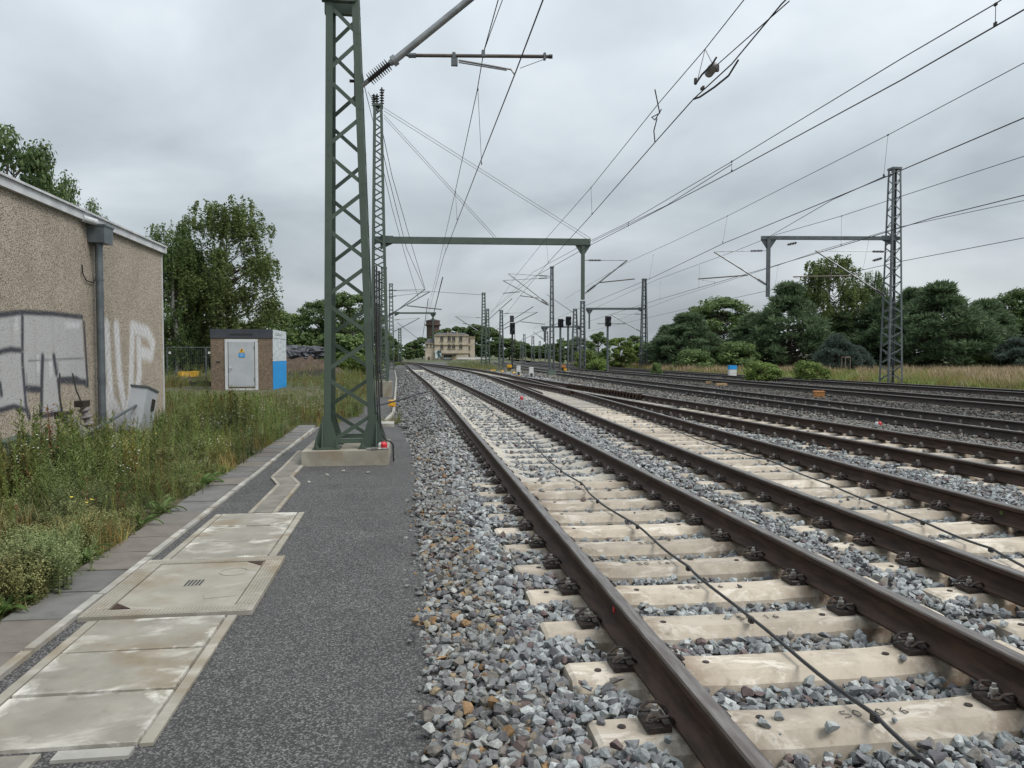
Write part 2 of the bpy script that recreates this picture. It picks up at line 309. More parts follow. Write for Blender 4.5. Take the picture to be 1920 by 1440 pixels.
def leafm(name, c1, c2, c3=None, scale=.5, trans=.4, var=0):
    m = NB(name); col = m.ramp(m.isl(), [(0, c1), (.55, c2), (1, c3 or tuple(q * 1.5 for q in c2))])
    col = m.mix(1.0, col, m.ramp(m.noise(scale, 3), [(.3, .72), (.7, 1.25)]), 'MULTIPLY')
    if var:                                      # patches of different growth: olive, dry and fresh
        col = m.mix(m.math('MULTIPLY', m.step(m.noise(.75, 3, .5, m.map(m.pos, (1, 1, 0), (7, 3, 0))), .45, .68), var), col, m.mix(1., col, (1.15, .72, .55), 'MULTIPLY'))
        col = m.mix(1., col, m.ramp(m.noise(1.5, 3, .6, m.map(m.pos, (1, 1, 0), (1, 9, 0))), [(.3, .55), (.7, 1.35)]), 'MULTIPLY')
    m.done(col, .6, 0, .3); t = m.n('ShaderNodeBsdfTranslucent'); m.l(col, t.inputs[0]); x = m.n('ShaderNodeMixShader'); x.inputs[0].default_value = trans
    m.l(m.b.outputs[0], x.inputs[1]); m.l(t.outputs[0], x.inputs[2]); m.l(x.outputs[0], m.out.inputs[0]); return m.mat
MT['leaf_oak'] = leafm('leaf_oak', (0.051, 0.086, 0.028), (0.096, 0.146, 0.048), (0.151, 0.215, 0.077))
MT['leaf_birch'] = leafm('leaf_birch', (0.069, 0.099, 0.030), (0.121, 0.161, 0.050), (0.191, 0.234, 0.084))
MT['leaf_mid'] = leafm('leaf_mid', (0.067, 0.109, 0.035), (0.118, 0.178, 0.058), (0.183, 0.255, 0.087))
MT['leaf_light'] = leafm('leaf_light', (0.096, 0.144, 0.031), (0.156, 0.222, 0.052), (0.228, 0.300, 0.084))
MT['leaf_pine'] = leafm('needle_pine', (0.067, 0.109, 0.058), (0.122, 0.178, 0.092), (0.199, 0.268, 0.140), trans=.35)
MT['leaf_blue'] = leafm('needle_blue', (.065, .095, .075), (.10, .135, .11), (.15, .185, .155), trans=.3)
MT['bark'] = mk('bark', (.085, .068, .052), (.05, .04, .031), 9, .95, bump=.6, bscale=20, bd=.02)
MT['bark_birch'] = mk('birch_bark', (.50, .48, .44), (.10, .09, .08), 5, .85, bump=.2, lo=.5, hi=.6)
MT['grass'] = leafm('grass_green', (0.106, 0.165, 0.035), (0.195, 0.266, 0.065), (0.330, 0.366, 0.124), 1.2, .3, .8)
MT['grass_dry'] = leafm('grass_dry', (.165, .15, .052), (.265, .235, .095), (.37, .325, .155), 1.2, .3, .8)
MT['grass_pink'] = leafm('grass_seed', (.28, .20, .125), (.40, .30, .195), (.50, .40, .28), .4, .3)
MT['weed'] = leafm('weed_leaf', (0.088, 0.139, 0.035), (0.171, 0.230, 0.065), (0.307, 0.354, 0.130), 1.1, .3, .8)
MT['weed_grey'] = leafm('weed_leaf_grey', (.13, .175, .065), (.225, .275, .115), (.36, .40, .20), 1.1, .3, .8)
MT['dock'] = leafm('dock_leaf', (.075, .13, .03), (.115, .185, .05), (.16, .24, .085), 2, .35)
MT['rust_weed'] = leafm('dock_seed', (.12, .05, .025), (.19, .085, .04), (.25, .13, .06), 2, .2)
MT['petal'] = mk('petal_white', (.72, .72, .66), (.62, .62, .55), 20, .7, bump=0)
MT['yel'] = mk('flower_yellow', (.62, .50, .05), (.5, .38, .04), 20, .7, bump=0)
MT['stucco'] = mk('station_stucco', (.48, .42, .33), (.39, .34, .265), .35, .9, bump=0)
MT['stucco2'] = mk('station_trim', (.34, .27, .18), (.26, .21, .145), .4, .9, bump=0)
MT['brick'] = mk('tower_brick', (.085, .052, .043), (.06, .04, .034), 1.5, .9, bump=0)
MT['slate'] = mk('slate_roof', (.065, .063, .066), (.045, .045, .048), .6, .7, bump=0)
MT['glassd'] = mk('dark_window', (.028, .032, .038), (.05, .055, .06), 1, .18, bump=0)
MT['mural'] = mk('mural_print', (.50, .58, .57), (.03, .06, .065), .8, .7, bump=0, lo=.46, hi=.54)
# ---------------------------------------------------------------- levels and lines of the place
RT, SL = 0.34, 0.15                              # rail top, sleeper top
T1Y, T1X = [-8, 18, 28, 40, 50, 60, 75, 90, 110, 130, 155], [1.875, 1.875, 1.82, 1.66, 1.44, 1.22, .98, .82, .45, -.6, -3]
T2Y, T2X = [-8, 5, 9, 12, 15, 19, 25, 30, 36, 45, 49], [4.36, 4.34, 4.43, 4.57, 4.72, 4.92, 5.14, 5.32, 5.52, 5.77, 5.84]
DY, DX = [-8, 0, 6, 12, 18, 24, 30, 36, 45, 49], [7.95, 7.9, 7.78, 7.53, 7.25, 6.95, 6.65, 6.36, 6.02, 5.93]
MY, MX = [49, 55, 65, 75, 88, 105, 125, 155], [5.88, 5.86, 5.65, 5.2, 4.3, 2.9, .9, -3]
EY, EX = [-8, 40, 60, 80, 100, 130, 190], [11.12, 11.12, 11.3, 12.0, 13.2, 15.5, 22]
FY, FX = [-8, 30, 45, 70, 100, 130, 190], [16.45, 16.4, 16.2, 16.3, 17.2, 19.5, 26]
GY, GX = [-8, 22, 32, 46, 70, 100, 130, 190], [22.3, 22.2, 21.6, 20.85, 20.6, 21.3, 23.5, 30]
xl = lambda y: lerp(y, [-8, 13, 16, 19, 24, 36, 60, 90, 150], [.14, .14, 0, -.2, -.35, -.5, -.8, -1.4, -4])
zp = lambda y: lerp(y, [-8, 14, 20, 26, 36, 200], [0, 0, -.10, -.22, -.32, -.35])
xv = lambda y: lerp(y, [-8, 17.6, 19.5, 24, 34, 60, 150], [-2.5, -2.5, -1.8, -1.42, -1.75, -2.1, -5])
def zbed(x, y):
    t1 = lerp(y, T1Y, T1X); a = xl(y); k = np.clip((x - a) / np.maximum(t1 - 1.12 - a, .2), 0, 1)
    z = zp(y) + (0.125 - zp(y)) * k ** .8
    d1 = np.minimum(np.minimum(abs(x - t1), abs(x - lerp(y, T2Y, T2X))), abs(x - lerp(y, DY, DX)))
    z = z - np.where(np.asarray(y) < 9.5, .068, .045) * (d1 < .9) - .01 * (d1 < .6) - .012 * np.sin(x * 3.1 + y * 1.3)
    return z - np.clip((x - 23.6) / 2.0, 0, 1) * .25
def zverge(x, y):
    a = xv(y); k = np.clip((a - x) / 3.0, 0, 1); return zp(y) - .02 + (.16 - zp(y)) * k * k * (3 - 2 * k) + .03 * np.sin(x * 2.3) * np.sin(y * 1.7) * k
S = lambda o: tag(o, kind='structure')
g = MB(); g.add([(-2500, -60, -.75), (2500, -60, -.75), (2500, 4500, -.75), (-2500, 4500, -.75)], [(0, 1, 2, 3)]); S(g.build('ground', MT['farground']))
ys = list(np.concatenate([np.arange(-8, 30, .5), np.arange(30, 160, 2.5), np.arange(160, 420, 20)])); ys_bed = [y for y in ys if y < 168]
S(grid_sheet('ballast_bed', lambda y: (xl(y) - .02, 25.8 + max(0, (y - 100) * .08)), ys_bed, 90, lambda x, y: float(zbed(x, y)) - .035, MT['bed']))
S(grid_sheet('path', lambda y: ((-2.06 if y < 17.7 else float(xv(y)) - .05), float(xl(y)) + .04), [y for y in ys if y < 150], 6, lambda x, y: float(zp(y)), MT['path']))
S(grid_sheet('verge_ground', lambda y: (-60, float(xv(y)) + (.02 if y < 17.6 else .0)), [y for y in ys if y < 300], 110, lambda x, y: float(zverge(x, y)), MT['earth']))
S(grid_sheet('meadow_ground', lambda y: (25.3 + max(0, (y - 100) * .08), 260), [y for y in ys if y < 400], 60, lambda x, y: -.12 + .05 * math.sin(x * .3) * math.sin(y * .23), MT['meadow']))
# ---------------------------------------------------------------- railway tracks
RAILP = [(-.075, 0), (.075, 0), (.075, .012), (.02, .034), (.0085, .05), (.0085, .118), (.036, .134), (.036, .16), (.03, .17), (.02, .172), (-.02, .172), (-.03, .17), (-.036, .16), (-.036, .134), (-.0085, .118), (-.0085, .05), (-.02, .034), (-.075, .012)]
def centre(Ys, Xs, y0, y1, st=1.0):
    ys = np.arange(y0, y1 + 1e-6, st); xs = lerp(ys, Ys, Xs)
    if len(xs) > 12:                              # soften the kinks of the surveyed points
        k = 9; p = np.concatenate([2 * xs[0] - xs[k:0:-1], xs, 2 * xs[-1] - xs[-2:-k - 2:-1]]); xs = np.convolve(p, np.ones(2 * k + 1) / (2 * k + 1), 'valid')
    return xs, ys
def rail(parent, xs, ys, off, z=RT - .172, dark=False):
    dx = np.gradient(xs, ys); n = np.sqrt(1 + dx * dx); px = xs + off / n; py = ys - off * dx / n; b = MB(); b.sweep(RAILP, [(a, c, z) for a, c in zip(px, py)])
    k = len(RAILP); b.m = [1 if (i % k) in (7, 8, 9, 10, 11) and i < k * (len(xs) - 1) else 0 for i in range(len(b.f))]
    return b.build('rail', [MT['rail_dark'] if dark else MT['rail'], MT['railtop']], parent, True)
def sleeper_mesh(name, mats, L=2.36, mid=0.0, wt=.085, wb=.15, h=.2, wav=0.0):
    b = MB(); xs = [-L / 2, -L / 2 + .02, -.98, -.9, -.55, -.4, -.2, 0, .2, .4, .55, .9, .98, L / 2 - .02, L / 2]; pr = []
    pts = []
    for i, x in enumerate(xs):
        dz = 0.0 if .5 < abs(x) < .95 else (-mid if abs(x) < .45 else -mid * .6)
        if i in (0, len(xs) - 1): dz -= .012
        pts.append([(x, -wb, -h), (x, -wb * .9, -.055 + dz), (x, -wt, -.012 + dz), (x, -wt + .012, dz), (x, wt - .012, dz), (x, wt, -.012 + dz), (x, wb * .9, -.055 + dz), (x, wb, -h)])
    n = 8; V = [q for r_ in pts for q in r_]; Fs = [(i * n + j, i * n + (j + 1) % n, (i + 1) * n + (j + 1) % n, (i + 1) * n + j) for i in range(len(xs) - 1) for j in range(n)]
    Fs += [tuple(range(n)), tuple((len(xs) - 1) * n + j for j in range(n - 1, -1, -1))]; b.add(V, Fs); return b.mesh(name, mats)
SLM = sleeper_mesh('sleeper', MT['sleeper'], mid=.008, wt=.10); SLD = sleeper_mesh('sleeper_dusty', MT['sleeper2'], mid=.05, wt=.09); SLO = sleeper_mesh('sleeper_old', MT['sleeper_old'], L=2.5, wt=.12, wb=.13)
# spring clip: guide plate, two wire loops and a bolt; built on the +x side of a rail, seat at x = 0
c = MB(); c.box((.135, 0, .012), (.11, .17, .024)); c.box((.10, 0, .03), (.03, .16, .02))
for s_ in (-1, 1):
    c.tube([(.115, s_ * .022, .05), (.15, s_ * .028, .062), (.178, s_ * .04, .058), (.188, s_ * .06, .045), (.175, s_ * .08, .052), (.14, s_ * .088, .082), (.10, s_ * .082, .08), (.07, s_ * .066, .05), (.062, s_ * .05, .03)], .0085, 6)
c.lathe((.135, 0, .03), (.135, 0, .14), [(0, .028), (.02, .028), (.022, .02), (.05, .02), (.053, .011), (.075, .011)], 6, 1)
CLIP = c.mesh('rail_clip', [MT['steel_dark'], MT['bolt']], False)
cl = MB(); cl.box((.135, 0, .012), (.11, .17, .024)); cl.box((.13, 0, .055), (.10, .14, .05), taper=.6); cl.box((.135, 0, .09), (.035, .035, .05), mi=1); CLIPLOW = cl.mesh('rail_clip_plain', [MT['steel_dark'], MT['bolt']])
def knob():
    k = MB(); k.lathe((0, 0, -.004), (0, 0, .01), [(0, .017), (.005, .017), (.006, .006), (.0065, .001)], 10); return k.mesh('lifting_plug', MT['steel_dark'])
PLUG = knob()
SLEEPERS = []                                    # footprints kept clear of stones: (x, y, half length, slope)
def lay(parent, xs, ys, y0, y1, sp, kind, clips_to=0, plain_to=0, jit=.0):
    s = y0; k = 0; dx = np.gradient(xs, ys)
    while s < y1:
        x = float(np.interp(s, ys, xs)); sl = float(np.interp(s, ys, dx)); a = -math.atan(sl)
        me = kind(s); o = link('sleeper', me, parent); o.location = (x + .045 + random.uniform(-.015, .015) - parent.location.x, s - parent.location.y, SL - parent.location.z)
        o.rotation_euler = (0, 0, a + random.uniform(-.004, .004)); SLEEPERS.append((x + .045, s, 1.2 if me is not SLO else 1.27, sl))
        if s < max(clips_to, plain_to):
            for off in (-.755, .755):
                for fl in (0, 1):
                    q = link('rail_clip', CLIP if s < clips_to else CLIPLOW, o); q.location = (off - .045, 0, .004); q.rotation_euler = (0, 0, math.pi * fl); q.scale = (.92, .8, .8)
        if s < 9 and kind(s) is SLM:
            for px_ in (-.47, .47, -1.03, 1.03):
                if random.random() < .7: q = link('lifting_plug', PLUG, o); q.location = (px_ + random.uniform(-.03, .03), random.uniform(-.02, .02), 0 if abs(px_) < 1 else .0)
        s += sp + random.uniform(-jit, jit); k += 1
    return s
def clips_far(parent, xs, ys, y0, y1, sp, name='rail_clips'):
    b = MB(); s = y0; dx = np.gradient(xs, ys)
    while s < y1:
        x = float(np.interp(s, ys, xs)); sl = float(np.interp(s, ys, dx))
        for off in (-.755, .755):
            for fl in (-1, 1): b.box((x + off + fl * .13, s - off * sl, SL + .035), (.12, .16, .07), taper=.6)
        s += sp
    return tag(b.build(name, MT['steel_dark'], parent), kind='stuff')
T1 = thing('railway_track', 'railway track on cream concrete sleepers nearest the asphalt path', 'railway track', (1.875, 0, 0))
x1, y1 = centre(T1Y, T1X, -8, 150); rail(T1, x1, y1, -.755); rail(T1, x1, y1, .755)
nx = lay(T1, x1, y1, 2.95 - .59 * 8, 9.3, .59, lambda s: SLM, 9.4); lay(T1, x1, y1, nx, 78, .6, lambda s: SLD, 15, 34)
clips_far(T1, x1, y1, nx + .6 * 42, 78, .6)
T2 = thing('railway_track', 'railway track with straight cream sleepers and thin cable, beside grey ballast strip', 'railway track', (4.4, 0, 0))
x2, y2 = centre(T2Y, T2X, -8, 49); rail(T2, x2, y2, -.755); rail(T2, x2, y2, .755); lay(T2, x2, y2, -1.0, 21.4, .6, lambda s: SLM, 12, 22)
T3 = thing('railway_track', 'railway track branch curving into the switch from beside the dark main lines', 'railway track', (7.6, 0, 0))
x3, y3 = centre(DY, DX, -8, 49); rail(T3, x3, y3, -.755, RT - .175); rail(T3, x3, y3, .755, RT - .175); lay(T3, x3, y3, 2.0, 21.0, .62, lambda s: SLM if s < 40 else SLD, 0, 21)
TU = thing('railway_turnout', 'railway switch with long bearers and serrated guard rail where two tracks merge', 'railway switch', (5.8, 40, 0))
xm, ym = centre(MY, MX, 49, 150); rail(TU, xm, ym, -.755); rail(TU, xm, ym, .755)
s = 21.7
while s < 70:
    a, b_ = (float(np.interp(s, y2, x2)), float(np.interp(s, y3, x3))) if s < 49 else (float(np.interp(s, ym, xm)),) * 2
    b = MB(); b.box(((a + b_) / 2, s, SL - .09), (b_ - a + 2.4, .26, .18), taper=1); b.build('sleeper', MT['sleeper2'], TU); SLEEPERS.append(((a + b_) / 2, s, (b_ - a) / 2 + 1.2, 0)); s += .61
for px0, xx, yy, off in ((0, x2, y2, -.755), (0, x3, y3, .755), (0, x2, y2, .755), (0, x3, y3, -.755)):
    b = MB(); s = 21.7
    while s < 49:
        for fl in (-.13, .13): b.box((float(np.interp(s, yy, xx)) + off + fl, s, SL + .035), (.12, .16, .07), taper=.6)
        s += .61
    tag(b.build('rail_clips', MT['steel_dark'], TU), kind='stuff')
for xx, yy, off, ya, yb in ((x2, y2, -.755 + .115, 25.5, 35), (x3, y3, .755 - .115, 24.5, 34.5)):
    b = MB(); ss = np.arange(ya, yb, .5); pp = [(float(np.interp(q, yy, xx)) + off + (.05 * np.sign(-off) * -1 if q in (ss[0], ss[-1]) else 0), q, RT + .002 - .172) for q in ss]
    b.sweep([(-.05, 0), (.05, 0), (.02, .05), (.035, .10), (.035, .19), (-.035, .19), (-.035, .10), (-.02, .05)], pp); b.build('guard_rail', MT['rail'], TU)
b = MB()
for q in np.arange(24.6, 34.4, .33): b.box((float(np.interp(q, y3, x3)) + .57, q, RT - .06), (.10, .06, .13), Matrix.Rotation(.7, 3, 'Z'))
b.build('guard_brackets', MT['rail'], TU)
b = MB(); b.sweep([(-.10, 0), (.10, 0), (.08, .168), (-.08, .168)], [(5.93, 27.6, RT - .173), (5.99, 30.2, RT - .173)]); b.build('frog', MT['rail'], TU)
for nm, lab, Ys, Xs, loc, far in (('railway_track', 'dark old main line track beside the small red and white marker', EY, EX, (11.12, 0, 0), 60), ('railway_track', 'dark main line track beyond the orange box', FY, FX, (16.4, 0, 0), 45), ('railway_track', 'outermost dark track along the edge of the tall grass meadow', GY, GX, (22, 0, 0), 45)):
    t = thing(nm, lab, 'railway track', loc); xx, yy = centre(Ys, Xs, -8, 165); rail(t, xx, yy, -.755, dark=True); rail(t, xx, yy, .755, dark=True)
    lay(t, xx, yy, 4.0, far, .65, lambda s: SLO, 0, 28 if loc[0] < 12 else 0)
TC1, TC2 = (x1, y1), (x2, y2)
# ---------------------------------------------------------------- ballast stones (one mass, scattered by geometry nodes inside the object)
def scatter(name, templates, pts, rot, scl, idx, tint, mats, label, cat):
    """templates: list of (V, F, mi) with quads/tris; pts etc: numpy arrays. One mesh carries the templates and the loose points."""
    me = bpy.data.meshes.new(name); V = []; Fs = []; var = []; mi = []; o = 0
    for k, (tv, tf, tm) in enumerate(templates):
        V.append(np.asarray(tv, np.float32)); Fs += [tuple(int(i) + o for i in f) for f in tf]; mi += list(tm); var.append(np.full(len(tv), k, np.int32)); o += len(tv)
    P = np.asarray(pts, np.float32); nT = o; allV = np.concatenate(V + [P]).astype(np.float32)
    me.vertices.add(len(allV)); me.vertices.foreach_set('co', allV.ravel())
    lens = np.array([len(f) for f in Fs], np.int32); lv = np.concatenate([np.array(f, np.int32) for f in Fs])
    me.loops.add(len(lv)); me.loops.foreach_set('vertex_index', lv); me.polygons.add(len(Fs)); me.polygons.foreach_set('loop_start', np.concatenate([[0], np.cumsum(lens)[:-1]]).astype(np.int32))
    me.polygons.foreach_set('material_index', np.array(mi, np.int32)); me.polygons.foreach_set('use_smooth', np.zeros(len(Fs), bool)); me.update(calc_edges=True)
    for m_ in mats: me.materials.append(m_)
    def at(nm, ty, data, key='value'):
        a = me.attributes.new(nm, ty, 'POINT'); a.data.foreach_set(key, np.ascontiguousarray(data).ravel())
    n = len(P); at('variant', 'INT', np.concatenate(var + [np.full(n, -1, np.int32)])); at('pick', 'INT', np.concatenate([np.zeros(nT, np.int32), np.asarray(idx, np.int32)]))
    at('size', 'FLOAT', np.concatenate([np.ones(nT, np.float32), np.asarray(scl, np.float32)]))
    at('turn', 'FLOAT_VECTOR', np.concatenate([np.zeros((nT, 3), np.float32), np.asarray(rot, np.float32)]), 'vector')
    if tint is not None: at('tint', 'FLOAT_COLOR', np.concatenate([np.ones((nT, 4), np.float32), np.concatenate([np.asarray(tint, np.float32), np.ones((n, 1), np.float32)], 1)]), 'color')
    ob = link(name, me); ng = bpy.data.node_groups.new(name + '_scatter', 'GeometryNodeTree')
    ng.interface.new_socket('Geometry', in_out='INPUT', socket_type='NodeSocketGeometry'); ng.interface.new_socket('Geometry', in_out='OUTPUT', socket_type='NodeSocketGeometry')
    def n_(t, **k):
        q = ng.nodes.new(t)
        for a, b in k.items(): setattr(q, a, b)
        return q
    lk = ng.links.new; gi = n_('NodeGroupInput'); go = n_('NodeGroupOutput'); va = n_('GeometryNodeInputNamedAttribute', data_type='INT'); va.inputs['Name'].default_value = 'variant'
    def sepa(k):
        cmp_ = n_('FunctionNodeCompare', data_type='INT', operation='EQUAL'); lk(va.outputs[0], cmp_.inputs[2]); cmp_.inputs[3].default_value = k
        sg = n_('GeometryNodeSeparateGeometry', domain='POINT'); lk(gi.outputs[0], sg.inputs[0]); lk(cmp_.outputs[0], sg.inputs[1]); return sg.outputs[0]
    gj = n_('GeometryNodeGeometryToInstance')
    for k in range(len(templates) - 1, -1, -1): lk(sepa(k), gj.inputs[0])
    mp_ = n_('GeometryNodeMeshToPoints'); lk(sepa(-1), mp_.inputs[0]); mp_.inputs['Radius'].default_value = .01
    io = n_('GeometryNodeInstanceOnPoints'); lk(mp_.outputs[0], io.inputs['Points']); lk(gj.outputs[0], io.inputs['Instance']); io.inputs['Pick Instance'].default_value = True
    for nm, ty, inp in (('pick', 'INT', 'Instance Index'), ('turn', 'FLOAT_VECTOR', 'Rotation'), ('size', 'FLOAT', 'Scale')):
        q = n_('GeometryNodeInputNamedAttribute', data_type=ty); q.inputs['Name'].default_value = nm; lk(q.outputs[0], io.inputs[inp])
    lk(io.outputs[0], go.inputs[0]); md = ob.modifiers.new('scatter', 'NODES'); md.node_group = ng
    return tag(ob, label, cat, None, 'stuff')
def stone_templates(n):
    T = []
    for k in range(n):
        bm = bmesh.new(); r2 = np.random.default_rng(100 + k); d = r2.normal(size=(14, 3)); d /= np.linalg.norm(d, axis=1)[:, None]; d *= r2.uniform(.80, 1.08, (14, 1)) * np.array([1.0, r2.uniform(.65, .95), r2.uniform(.55, .8)]) * .58
        for q in d: bm.verts.new(q)
        r_ = bmesh.ops.convex_hull(bm, input=bm.verts); bmesh.ops.delete(bm, geom=[v for v in bm.verts if not v.link_faces], context='VERTS')
        bmesh.ops.dissolve_limit(bm, angle_limit=R(7), verts=bm.verts, edges=bm.edges); bmesh.ops.recalc_face_normals(bm, faces=bm.faces)
        bm.verts.ensure_lookup_table(); bm.verts.index_update(); T.append(([tuple(v.co) for v in bm.verts], [tuple(v.index for v in f.verts) for f in bm.faces], [0] * len(bm.faces))); bm.free()
    return T
def in_view(x, y, m=1.2):
    b = x * math.sin(YAW) + y * math.cos(YAW); a = x * math.cos(YAW) - y * math.sin(YAW); return (b > .9) & (abs(a) < b * .70 + m)
def band(x0, x1, y0, y1, dens, s0, s1):
    n = int((x1 - x0) * (y1 - y0) * dens); x = rng.uniform(x0, x1, n); y = rng.uniform(y0, y1, n); return x, y, rng.uniform(s0, s1, n)
B_ = [band(.0, 7, 1.2, 5, 980, .036, .074), band(-.05, 9, 5, 9, 800, .036, .074), band(-.1, 11, 9, 16, 450, .044, .08), band(-.6, 13, 16, 26, 190, .055, .095), band(-1, 14, 26, 42, 80, .075, .12), band(-1.5, 16, 42, 70, 24, .11, .17),
      band(9, 25.5, 9, 20, 130, .055, .095), band(13, 25.5, 20, 36, 110, .06, .10), band(14, 25.5, 36, 60, 30, .09, .15), band(.05, .75, 1.2, 9, 420, .042, .08), band(-.45, .25, 1.2, 18, 16, .015, .045), band(.1, 6, 1.2, 9, 420, .018, .034)]
bx, by, bs = (np.concatenate(q) for q in zip(*B_))
def masks(bx, by):
    keep = in_view(bx, by) & ((bx > xl(by) - .03 + rng.normal(0, .035, len(bx))) | ((rng.random(len(bx)) < np.exp((bx - xl(by)) * 9)) & (bs < .045)))
    onsl = np.zeros(len(bx), bool); sl = np.array(SLEEPERS); o = np.argsort(sl[:, 1]); sl = sl[o]
    for sx, sy, hl, sp in sl:
        if sy > 45: continue
        i = (abs(by - sy + (bx - sx) * sp) < .135) & (abs(bx - sx) < hl + .015); onsl |= i
    rl = np.zeros(len(bx), bool)
    for xx, yy in ((x1, y1), (x2, y2), (x3, y3)):
        for off in (-.755, .755): rl |= abs(bx - np.interp(by, yy, xx) - off) < .085
    for Ys, Xs in ((EY, EX), (FY, FX), (GY, GX)):
        for off in (-.755, .755): rl |= abs(bx - lerp(by, Ys, Xs) - off) < .085
    # a few stones do lie on the sleepers farther along and at the ends
    few = rng.random(len(bx)) < np.where(by > 9.3, .05, .006)
    return keep & ~rl & (~onsl | few), onsl
k_, ons = masks(bx, by); bx, by, bs, ons = bx[k_], by[k_], bs[k_], ons[k_]; n = len(bx)
bz = zbed(bx, by) + rng.uniform(-.022, .026, n) * np.clip(bs / .05, 1, 2); bz = np.where(ons, SL - .002 + bs * .16 - .035 * (by > 9), bz)
pal = np.array([(.205, .218, .218), (.26, .275, .272), (.15, .155, .16), (.095, .092, .097), (.165, .152, .135), (.33, .345, .335), (.115, .085, .08)])
w_ = np.array([.26, .20, .20, .12, .10, .07, .05]); ci = rng.choice(7, n, p=w_); tint = pal[ci] * rng.uniform(.95, 1.25, (n, 1))
left = (bx < .55) & (rng.random(n) < .15) & (by < 16); tint[left] = np.array([(.25, .155, .075), (.235, .185, .115), (.21, .175, .13)])[rng.integers(0, 3, left.sum())] * rng.uniform(.7, 1.1, (left.sum(), 1))
lz = (bx < .5) & ~left; tint[lz] *= np.array([.78, .76, .74]); dz_ = (bx > 8.6); tint[dz_] *= np.where(bx[dz_] > 13, .36, .62)[:, None] * np.array([1.05, .97, .88])
dusty = (by > 9) & (bx < 4.5) & (rng.random(n) < .45); tint[dusty] = tint[dusty] * .5 + .17
bank = (by > 15) & (bx < .9); tint[bank] *= .72
rot = np.stack([rng.uniform(-.5, .5, n), rng.uniform(-.5, .5, n), rng.uniform(0, 6.28, n)], 1)
scatter('ballast', stone_templates(14), np.stack([bx, by, bz], 1), rot, bs, rng.integers(0, 14, n), tint, [MT['stone']], 'crushed grey and rusty stone ballast lying around the sleepers', 'ballast')
# ---------------------------------------------------------------- pavers, kerb, duct covers, manhole
b = MB(); b.box((-2.30, 6.9, -.10), (.50, 23.0, .12)); pv = S(b.build('pavement', MT['path2']))
PV = MB(); PV.box((0, 0, 0), (.385, .538, .07), taper=.985); PVM = PV.mesh('paver', MT['paver'])
KB = MB(); KB.box((0, 0, 0), (.058, .992, .1), taper=.97); KBM = KB.mesh('kerb_stone', MT['kerb'])
yy = -4.0
while yy < 18.0:
    o = link('paver', PVM, pv, (-2.315 + random.uniform(-.004, .004), yy, -.022 + random.uniform(-.005, .006))); o.rotation_euler = (random.uniform(-.01, .01), random.uniform(-.012, .012), random.uniform(-.006, .006)); yy += .549
yy = -4.0
while yy < 18.0: link('kerb_stone', KBM, pv, (-2.082 + random.uniform(-.003, .003), yy, -.025 + random.uniform(-.003, .004))); yy += 1.0
def cover_group(lab, y0, y1, npl, xL=-1.955, xR=-1.075):
    t = thing('cable_shaft_cover', lab, 'cable cover', ((xL + xR) / 2, (y0 + y1) / 2, 0)); fw = .055
    for nm, c_, sz in (('frame_edge', (xL + fw / 2, (y0 + y1) / 2, -.02), (fw, y1 - y0, .07)), ('frame_edge', (xR - fw / 2, (y0 + y1) / 2, -.02), (fw, y1 - y0, .07))):
        b = MB(); b.box(c_, sz); b.build(nm, MT['conc'], t)
    b = MB(); b.box(((xL + xR) / 2, (y0 + y1) / 2, -.05), (xR - xL - .01, y1 - y0 - .01, .06)); b.build('shaft_rim', MT['dark'], t)
    st = (y1 - y0) / npl
    for i in range(npl):
        b = MB(); b.box((0, 0, 0), (xR - xL - 2 * fw - .016 - random.uniform(0, .008), st - .016, .034), taper=.988); o = link('cover_slab', b.mesh('cover_slab', MT['cover']), t, (0, y0 + st * (i + .5) - t.location.y, random.uniform(-.003, .003))); o.rotation_euler = (random.uniform(-.004, .004), random.uniform(-.004, .004), random.uniform(-.004, .004))
    return t
c1 = cover_group('stained concrete cable cover slabs with white bloom, in front of the manhole', 3.36, 4.97, 3)
b = MB(); b.box((-1.29, 3.30, -.015), (.30, .075, .06)); b.build('end_strip', MT['kerb'], c1)
b = MB(); b.box((-1.66, 2.9, -.012), (.24, .85, .05)); b.build('trough_lid', MT['slab_dark'], c1)
for q in (-1.80, -1.52): b = MB(); b.box((q, 2.9, -.014), (.04, .85, .056)); b.build('trough_edge', MT['conc'], c1)
cover_group('concrete cable cover slabs speckled with grit, between manhole and zigzag trough', 6.36, 8.16, 3)
t = thing('manhole_cover', 'square concrete manhole cover with central grate and ribbed frame', 'manhole cover', (-1.5, 5.66, 0))
def ring(b, x0, x1, y0, y1, wd, z0, z1):
    b.box(((x0 + x1) / 2, y0 + wd / 2, (z0 + z1) / 2), (x1 - x0, wd, z1 - z0)); b.box(((x0 + x1) / 2, y1 - wd / 2, (z0 + z1) / 2), (x1 - x0, wd, z1 - z0))
    b.box((x0 + wd / 2, (y0 + y1) / 2, (z0 + z1) / 2), (wd, y1 - y0 - 2 * wd, z1 - z0)); b.box((x1 - wd / 2, (y0 + y1) / 2, (z0 + z1) / 2), (wd, y1 - y0 - 2 * wd, z1 - z0))
b = MB(); ring(b, -2.03, -.99, 5.0, 6.34, .125, -.05, .030); b.build('frame', MT['conc'], t)
b = MB()                                          # raised ribs on the frame
for i in range(42): b.box((-1.99 + i * .0233, 5.06, .031), (.011, .10, .006)); b.box((-1.99 + i * .0233, 6.28, .031), (.011, .10, .006))
for i in range(5): b.box((-2.012 + i * .022, 5.67, .031), (.011, 1.08, .006)); b.box((-1.10 + i * .022, 5.67, .031), (.011, 1.08, .006))
b.build('frame_ribs', MT['conc'], t)
